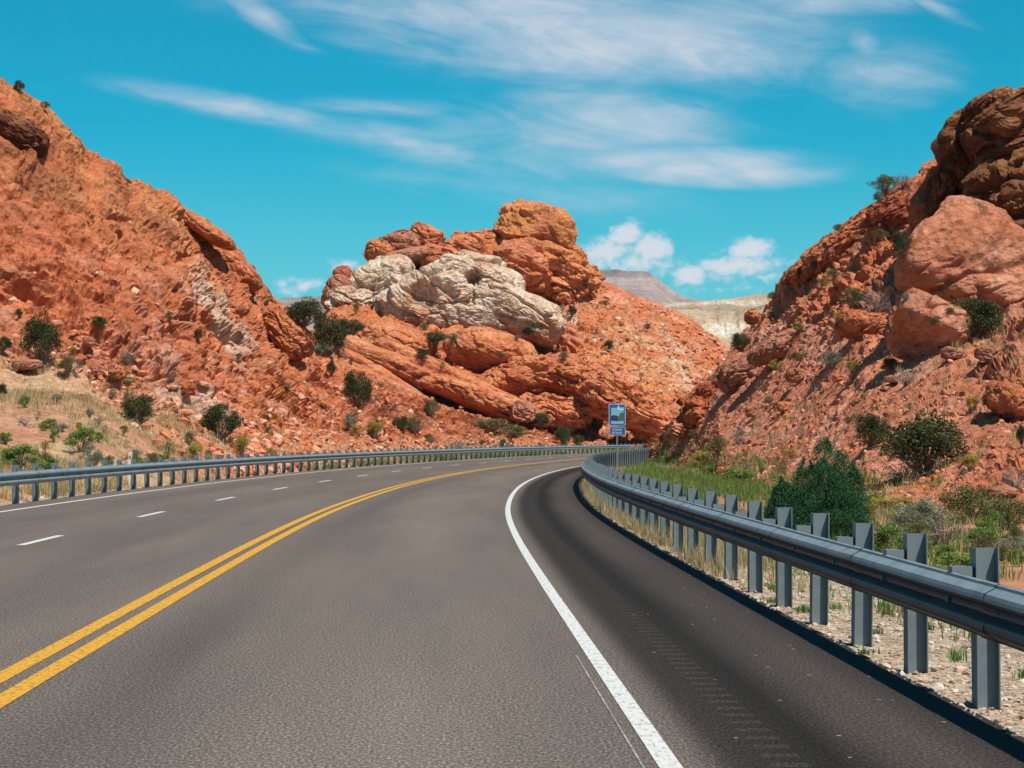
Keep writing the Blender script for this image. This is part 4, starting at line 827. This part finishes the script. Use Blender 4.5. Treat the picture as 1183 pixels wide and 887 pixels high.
# loose stones
def stones(name, P, sz, cols, flat=.6, mat=None):
    v, f = ico(1); n = len(P); r = rng
    k = len(v); V = v[None]*(1+.28*r.normal(size=(n, k, 1)).clip(-1.2, 1.2)); V = V*(np.stack([r.uniform(.7, 1.4, n), r.uniform(.7, 1.3, n), r.uniform(.4, .9, n)*flat/.6], 1)*sz[:, None])[:, None, :]
    a = r.uniform(0, 6.283, n); b = r.normal(0, .35, n); c, s = np.cos(a)[:, None], np.sin(a)[:, None]; x = V[..., 0]*c-V[..., 1]*s; y = V[..., 0]*s+V[..., 1]*c; z = V[..., 2]
    cb, sb = np.cos(b)[:, None], np.sin(b)[:, None]; V = np.stack([x*cb-z*sb, y, x*sb+z*cb], -1)+P[:, None, :]+np.array([0, 0, .15])*sz[:, None, None]
    Fc = (f[None]+(np.arange(n)*k)[:, None, None]).reshape(-1, 3); col = np.repeat(cols, k, 0)
    o = mesh_obj(name, V, Fc, mat or MSTONE, cols=col); tag(o, kind='stuff'); return o
def cpick(n, pal): return np.array(pal)[rng.integers(0, len(pal), n)]*rng.uniform(.8, 1.2, (n, 1))
REDS = [RED, RED*.85, ORANGE*.9, PINK*.9, np.array([.50, .20, .11]), np.array([.46, .17, .09]), np.array([.56, .28, .18])]
psz = lambda n, a, b: a*(b/a)**(rng.uniform(0, 1, n)**4.5)
Q = on_sheet(2, 9000, lambda P, PX, PY, T: .12+zmask(PX, PY, 970, 475, 235, 110, 6, .4)+.5*(T < 1.3)*(PX > 780), 4)
stones('rubble', Q, psz(len(Q), .022, .13), cpick(len(Q), REDS))
Q = on_sheet(0, 10000, lambda P, PX, PY, T: .10*(T > 1.2)+.9*(T < 1.3)*(T > .15)*(PX > 230)+.6*(T < 2.6)*(T > .2)*(PX > 270)*(PX < 470)+1.0*zmask(PX, PY, 210, 470, 150, 50, 35, .4)+.7*zmask(PX, PY, 420, 480, 150, 40, 15, .4)+.5*zmask(PX, PY, 90, 400, 90, 30, 10, .4), 5)
stones('rubble', Q, psz(len(Q), .04, .30), cpick(len(Q), REDS+[np.array([.58, .36, .26])]))
Q = on_sheet(1, 7000, lambda P, PX, PY, T: .1+sm(PX, 640, 700)*(T > .5), 6)
stones('rubble', Q, psz(len(Q), .09, .5), cpick(len(Q), REDS+[np.array([.56, .40, .28])]))
GR = [(.46, .36, .27), (.36, .27, .20), (.56, .47, .38), (.30, .20, .15), (.50, .34, .25), (.40, .34, .29)]
P, s, o = roadside(17000, 1.70, 4.2, 9.5, 46, lambda o: np.interp(o, [1.70, 1.74, 1.80, 2.3, 3.1, 4.2], [.0, .0, -.075, -.09, -.10, -.13]), 1.5)
stones('gravel', P, psz(len(P), .008, .034), cpick(len(P), GR))
P, s, o = roadside(2600, -13, -10.45, 42, 150, lambda o: -.09+0*o)
stones('gravel', P, psz(len(P), .03, .08), cpick(len(P), GR))
# ------------------------------------------------------------------ sign and marker posts
def flat_mat(name, col, rough=.5):
    m, nt, b = M(name); b.inputs['Base Color'].default_value = (*col, 1); b.inputs['Roughness'].default_value = rough; return m
def prism(name, pts, y0, y1, mat, parent):
    n = len(pts); V = np.array([(x, y, z) for y in (y0, y1) for x, z in pts], float)
    bm = bmesh.new(); vs = [bm.verts.new(v) for v in V]; bm.faces.new(vs[:n]); bm.faces.new(vs[n:][::-1])
    for i in range(n): bm.faces.new([vs[i], vs[n+i], vs[n+(i+1) % n], vs[(i+1) % n]])
    bmesh.ops.recalc_face_normals(bm, faces=bm.faces); me = bpy.data.meshes.new(name); bm.to_mesh(me); bm.free(); me.materials.append(mat)
    o = bpy.data.objects.new(name, me); C.objects.link(o); o.parent = parent; return o
def rrect(x0, x1, z0, z1, r):
    P = []
    for cx, cz, a0 in ((x1-r, z1-r, 0), (x0+r, z1-r, 90), (x0+r, z0+r, 180), (x1-r, z0+r, 270)):
        for k in range(5): a = math.radians(a0+k*22.5); P.append((cx+r*math.cos(a), cz+r*math.sin(a)))
    return P
SB = flat_mat('sign_blue', (.008, .13, .36), .4); SW = flat_mat('sign_white', (.72, .76, .78), .4); SG = flat_mat('sign_green', (.03, .17, .09), .5); SD = flat_mat('sign_dark', (.04, .035, .10), .5); SL = flat_mat('sign_sky', (.24, .46, .62), .4)
sy = 103.0; sx = (713-CX)*sy/F; u = sy/F
root = bpy.data.objects.new('road_sign', None); C.objects.link(root); root.location = (sx, sy, -.1); root.rotation_euler = (0, 0, math.radians(-3))
tag(root, 'blue scenic road sign with landscape picture and lower plaque on a thin post', 'road sign')
zt = CH+(HY-466.5)*u+.1; zb = CH+(HY-491.5)*u+.1; w2 = 9.6*u
prism('post', [(-.035, -.3), (.035, -.3), (.035, zt-.1), (-.035, zt-.1)], .012, .06, POSTM, root)
pn = prism('sign_panel', rrect(-w2, w2, zb, zt, .05), -.003, .003, SW, root)
prism('sign_face', rrect(-w2+.02, w2-.02, zb+.02, zt-.02, .04), -.007, -.0035, SB, pn)
a, b_ = -w2*.72, w2*.78; h0 = zb+.07; h1 = zt-.16; H_ = h1-h0
prism('picture', [(a, h0), (b_, h0), (b_, h1+.02), (a, h1-.02)], -.010, -.0075, SL, pn)
prism('picture', [(a, h0+.20*H_), (0.02, h0+.17*H_), (.05, h0+.5*H_), (-.05, h0+.50*H_), (-.16, h0+.56*H_), (a, h0+.46*H_)], -.013, -.0105, SD, pn)
prism('picture', [(.0, h0+.18*H_), (b_, h0+.22*H_), (b_, h0+.66*H_), (.20, h0+.74*H_), (.10, h0+.56*H_)], -.016, -.0135, SG, pn)
prism('picture', [(.02, h1-.02), (.05, zt-.06), (.08, zt-.06), (.10, h1-.06), (b_, h1-.04), (b_, h1-.10), (.06, h1-.11)], -.013, -.0105, SW, pn)
z1 = CH+(HY-493)*u+.1; z0 = CH+(HY-502.5)*u+.1
p2 = prism('plaque', rrect(-w2*.9, w2*1.0, z0, z1, .04), -.003, .003, SW, root); prism('plaque_face', rrect(-w2*.9+.015, w2-.015, z0+.015, z1-.015, .03), -.007, -.0035, SB, p2)
def text(body, x, z, size, parent, mat, y=-.012):
    cu = bpy.data.curves.new('lettering', 'FONT'); cu.body = body; cu.size = size; cu.align_x = 'CENTER'; cu.extrude = .001; o = bpy.data.objects.new('lettering', cu); C.objects.link(o)
    dg = bpy.context.evaluated_depsgraph_get(); me = bpy.data.meshes.new_from_object(o.evaluated_get(dg)); bpy.data.objects.remove(o)
    me.materials.clear(); me.materials.append(mat); t = bpy.data.objects.new('lettering', me); C.objects.link(t); t.parent = parent; t.location = (x, y, z); t.rotation_euler = (math.pi/2, 0, 0)
text('SCENIC', 0, z0+.19, .13, p2, SW); text('BYWAY', 0, z0+.05, .13, p2, SW)
RFL = flat_mat('reflector_amber', (.5, .2, .03), .3); DW = flat_mat('marker_white', (.72, .72, .70), .6)
for i, (px, Y) in enumerate(((181, 66.5), (345, 95), (530, 168))):
    s = sarc_at(Y); X, Y2 = road_pt(s, -11.15)
    r_ = bpy.data.objects.new('marker_post', None); C.objects.link(r_); r_.location = (float(X), float(Y2), -.1)
    tag(r_, ['white marker post behind the left guardrail, nearest of three', 'white marker post behind the left guardrail, middle of three', 'white marker post behind the left guardrail, farthest of three'][i], 'marker post', 'white marker posts behind the left guardrail')
    prism('post', [(-.05, -.2), (.05, -.2), (.05, 1.02), (.035, 1.07), (-.035, 1.07), (-.05, 1.02)], -.012, .012, DW, r_)
    prism('reflector', rrect(-.035, .035, .88, .98, .01), -.018, -.0125, RFL, r_)
# ------------------------------------------------------------------ world
def world():
    w = bpy.data.worlds.new('World'); bpy.context.scene.world = w; w.use_nodes = True; nt = w.node_tree; L = nt.links.new
    bg = nt.nodes['Background']
    sky = nd(nt, 'ShaderNodeTexSky', sky_type='NISHITA'); sky.sun_disc = False
    sky.sun_elevation = math.asin(SUN[2]); sky.sun_rotation = math.atan2(SUN[0], SUN[1]); sky.altitude = 1200; sky.air_density = 1.0; sky.dust_density = .4; sky.ozone_density = 2.0
    tint = nd(nt, 'ShaderNodeMix', data_type='RGBA', blend_type='MULTIPLY'); tint.inputs[0].default_value = 1; tint.inputs[7].default_value = SKYT
    L(sky.outputs[0], tint.inputs[6])
    tc = nd(nt, 'ShaderNodeTexCoord'); sp = nd(nt, 'ShaderNodeSeparateXYZ'); L(tc.outputs['Generated'], sp.inputs[0])
    def mth(op, a, b=None, c=None):
        n = nd(nt, 'ShaderNodeMath', operation=op)
        for i, v in enumerate((a, b, c)):
            if v is None: continue
            if isinstance(v, (int, float)): n.inputs[i].default_value = v
            else: L(v, n.inputs[i])
        return n.outputs[0]
    az = mth('ARCTAN2', sp.outputs[0], sp.outputs[1]); el = mth('ARCSINE', sp.outputs[2])     # azimuth and elevation, radians
    K = 1000.0
    az = mth('MULTIPLY', az, K); el = mth('MULTIPLY', el, K)                                  # milliradians
    A = lambda px: math.atan((px-CX)/F)*K
    E = lambda py: math.atan((HY-py)/F)*K
    s_ = K/F
    def blob(px, py, rx, ry, ang=0, soft=1.0, nz=None):
        a = math.radians(-ang); dx = mth('SUBTRACT', az, A(px)); dy = mth('SUBTRACT', el, E(py))
        u = mth('ADD', mth('MULTIPLY', dx, math.cos(a)/(rx*s_)), mth('MULTIPLY', dy, math.sin(a)/(rx*s_)))
        v = mth('ADD', mth('MULTIPLY', dx, -math.sin(a)/(ry*s_)), mth('MULTIPLY', dy, math.cos(a)/(ry*s_)))
        d = mth('SQRT', mth('ADD', mth('MULTIPLY', u, u), mth('MULTIPLY', v, v)))
        return mth('MAXIMUM', mth('SUBTRACT', 1.0, d), 0.0)
    def noise(sx, sy, ang, scale, detail=8.0, rough=.6, dist=0.0, off=0.0):
        a = math.radians(-ang); u = mth('ADD', mth('MULTIPLY', az, math.cos(a)*sx), mth('MULTIPLY', el, math.sin(a)*sx))
        v = mth('ADD', mth('MULTIPLY', az, -math.sin(a)*sy), mth('MULTIPLY', el, math.cos(a)*sy))
        cb = nd(nt, 'ShaderNodeCombineXYZ', i_2=off); L(u, cb.inputs[0]); L(v, cb.inputs[1])
        n = nd(nt, 'ShaderNodeTexNoise', i_Scale=scale, i_Detail=detail, i_Roughness=rough, i_Distortion=dist); L(cb.outputs[0], n.inputs['Vector']); return n.outputs[0]
    def ss(x, a, b):
        n = nd(nt, 'ShaderNodeMapRange', interpolation_type='SMOOTHSTEP', i_1=a, i_2=b); L(x, n.inputs[0]); return n.outputs[0]
    ci = None
    for (px, py, rx, ry, ang, st) in CIRRUS:
        b = mth('MULTIPLY', blob(px, py, rx, ry, ang), st); ci = b if ci is None else mth('MAXIMUM', ci, b)
    n1 = noise(.012, .048, 8, 1.0, 8.0, .62, 1.1); n2 = noise(.007, .020, -10, 1.0, 4.0, .5, .8, 4.0)
    dn = mth('ADD', mth('MULTIPLY', ci, 1.6), mth('ADD', mth('MULTIPLY', mth('SUBTRACT', n1, .5), 2.0), mth('MULTIPLY', mth('SUBTRACT', n2, .5), 1.7)))
    n4 = noise(.018, .060, 12, 1.0, 9.0, .62, 1.2, 14.0); dens = mth('MULTIPLY', ss(dn, -.05, 1.6), ss(ci, 0.0, .45)); dens = mth('MULTIPLY', dens, mth('ADD', mth('MULTIPLY', ss(n4, .3, .7), .45), .60)); dens = mth('MULTIPLY', dens, .95)
    cu = None
    for (px, py, rx, ry, ang, st) in CUMUL:
        b = mth('MULTIPLY', blob(px, py, rx, ry, ang), st); cu = b if cu is None else mth('MAXIMUM', cu, b)
    n3 = noise(.16, .24, 0, 1.0, 7.0, .62, .3, 9.0)
    cd = ss(mth('ADD', cu, mth('MULTIPLY', mth('SUBTRACT', n3, .5), 1.5)), .2, .95); cd = mth('MULTIPLY', mth('MULTIPLY', cd, ss(cu, 0.0, .2)), .85)
    hz = ss(el, 140.0, -20.0)                                                                 # paler air low over the horizon
    m0 = nd(nt, 'ShaderNodeMix', data_type='RGBA'); L(mth('MULTIPLY', hz, HZ), m0.inputs[0]); L(tint.outputs[2], m0.inputs[6]); m0.inputs[7].default_value = HZC
    m1 = nd(nt, 'ShaderNodeMix', data_type='RGBA'); L(dens, m1.inputs[0]); L(m0.outputs[2], m1.inputs[6]); m1.inputs[7].default_value = CIC
    m2 = nd(nt, 'ShaderNodeMix', data_type='RGBA'); L(cd, m2.inputs[0]); L(m1.outputs[2], m2.inputs[6]); m2.inputs[7].default_value = CUC
    L(m2.outputs[2], bg.inputs[0]); bg.inputs[1].default_value = .078
SKYT = (.0, .97, 1.06, 1); HZ = .80; HZC = (3.0, 6.7, 8.0, 1); CIC = (6.6, 7.3, 8.4, 1); CUC = (8.6, 8.5, 9.2, 1)
CIRRUS = [(640, 25, 470, 95, 4, 1.0), (800, 55, 200, 75, 10, .8), (310, 25, 80, 26, 32, .8), (350, 55, 60, 14, 15, .5), (280, 128, 230, 24, 9, .75), (470, 165, 260, 34, 10, .75), (640, 165, 300, 75, 0, .72), (720, 140, 200, 60, 5, .85), (440, 125, 200, 24, 2, .5),
          (800, 190, 240, 34, 3, 1.0), (880, 203, 150, 24, 0, .95), (1015, 95, 130, 65, 5, .66), (1000, 60, 50, 30, 40, .6), (1080, 15, 80, 14, 25, .6), (960, 5, 200, 30, 0, .7), (560, 215, 420, 40, 5, .42)]
CUMUL = [(700, 292, 58, 28, -15, 1.1), (722, 272, 36, 22, -25, 1.25), (754, 287, 34, 26, 0, 1.4), (735, 304, 78, 24, 0, .9), (866, 289, 42, 19, -5, 1.3), (850, 308, 92, 26, -5, 1.0), (797, 318, 32, 20, 0, 1.3), (880, 320, 80, 20, 0, .5), (395, 308, 36, 14, -10, .8), (350, 332, 60, 16, -8, .7), (330, 328, 24, 12, 0, .7), (830, 335, 150, 12, 0, .4)]
world()
sl = bpy.data.lights.new('sun', 'SUN'); sl.energy = 5.0; sl.angle = math.radians(.53); sl.color = (1, .92, .80)
so = bpy.data.objects.new('sun', sl); C.objects.link(so); so.rotation_euler = Vector(SUN).to_track_quat('Z', 'Y').to_euler(); so.location = (20, -20, 60)
hv = np.array([(x, y, z) for x in (-3500, 3500) for y in (-300, 4700) for z in (-1.2, 335)], float)
hm = bpy.data.materials.new('haze'); hm.use_nodes = True; hn = hm.node_tree; hn.nodes.remove(hn.nodes['Principled BSDF'])
pv_ = hn.nodes.new('ShaderNodeVolumePrincipled'); pv_.inputs['Color'].default_value = (.70, .90, 1, 1); pv_.inputs['Density'].default_value = .000026; hn.links.new(pv_.outputs[0], hn.nodes['Material Output'].inputs['Volume'])
tag(mesh_obj('haze', hv, np.array([(0, 1, 3, 2), (4, 6, 7, 5), (0, 4, 5, 1), (2, 3, 7, 6), (0, 2, 6, 4), (1, 5, 7, 3)]), hm), kind='stuff')
cam = bpy.data.cameras.new('camera'); co = bpy.data.objects.new('camera', cam); C.objects.link(co); co.location = (0, 0, CH); co.rotation_euler = (math.pi/2, 0, 0)
cam.sensor_width = 36; cam.lens = 36*F/1183; cam.shift_y = (HY-443.5)/1183; cam.clip_end = 30000; cam.clip_start = .1
sc = bpy.context.scene; sc.camera = co
sc.view_settings.view_transform = 'Standard'; sc.view_settings.look = 'None'; sc.view_settings.gamma = 1; sc.view_settings.exposure = .22
print('verts', sum(len(o.data.vertices) for o in bpy.data.objects if o.type == 'MESH'))
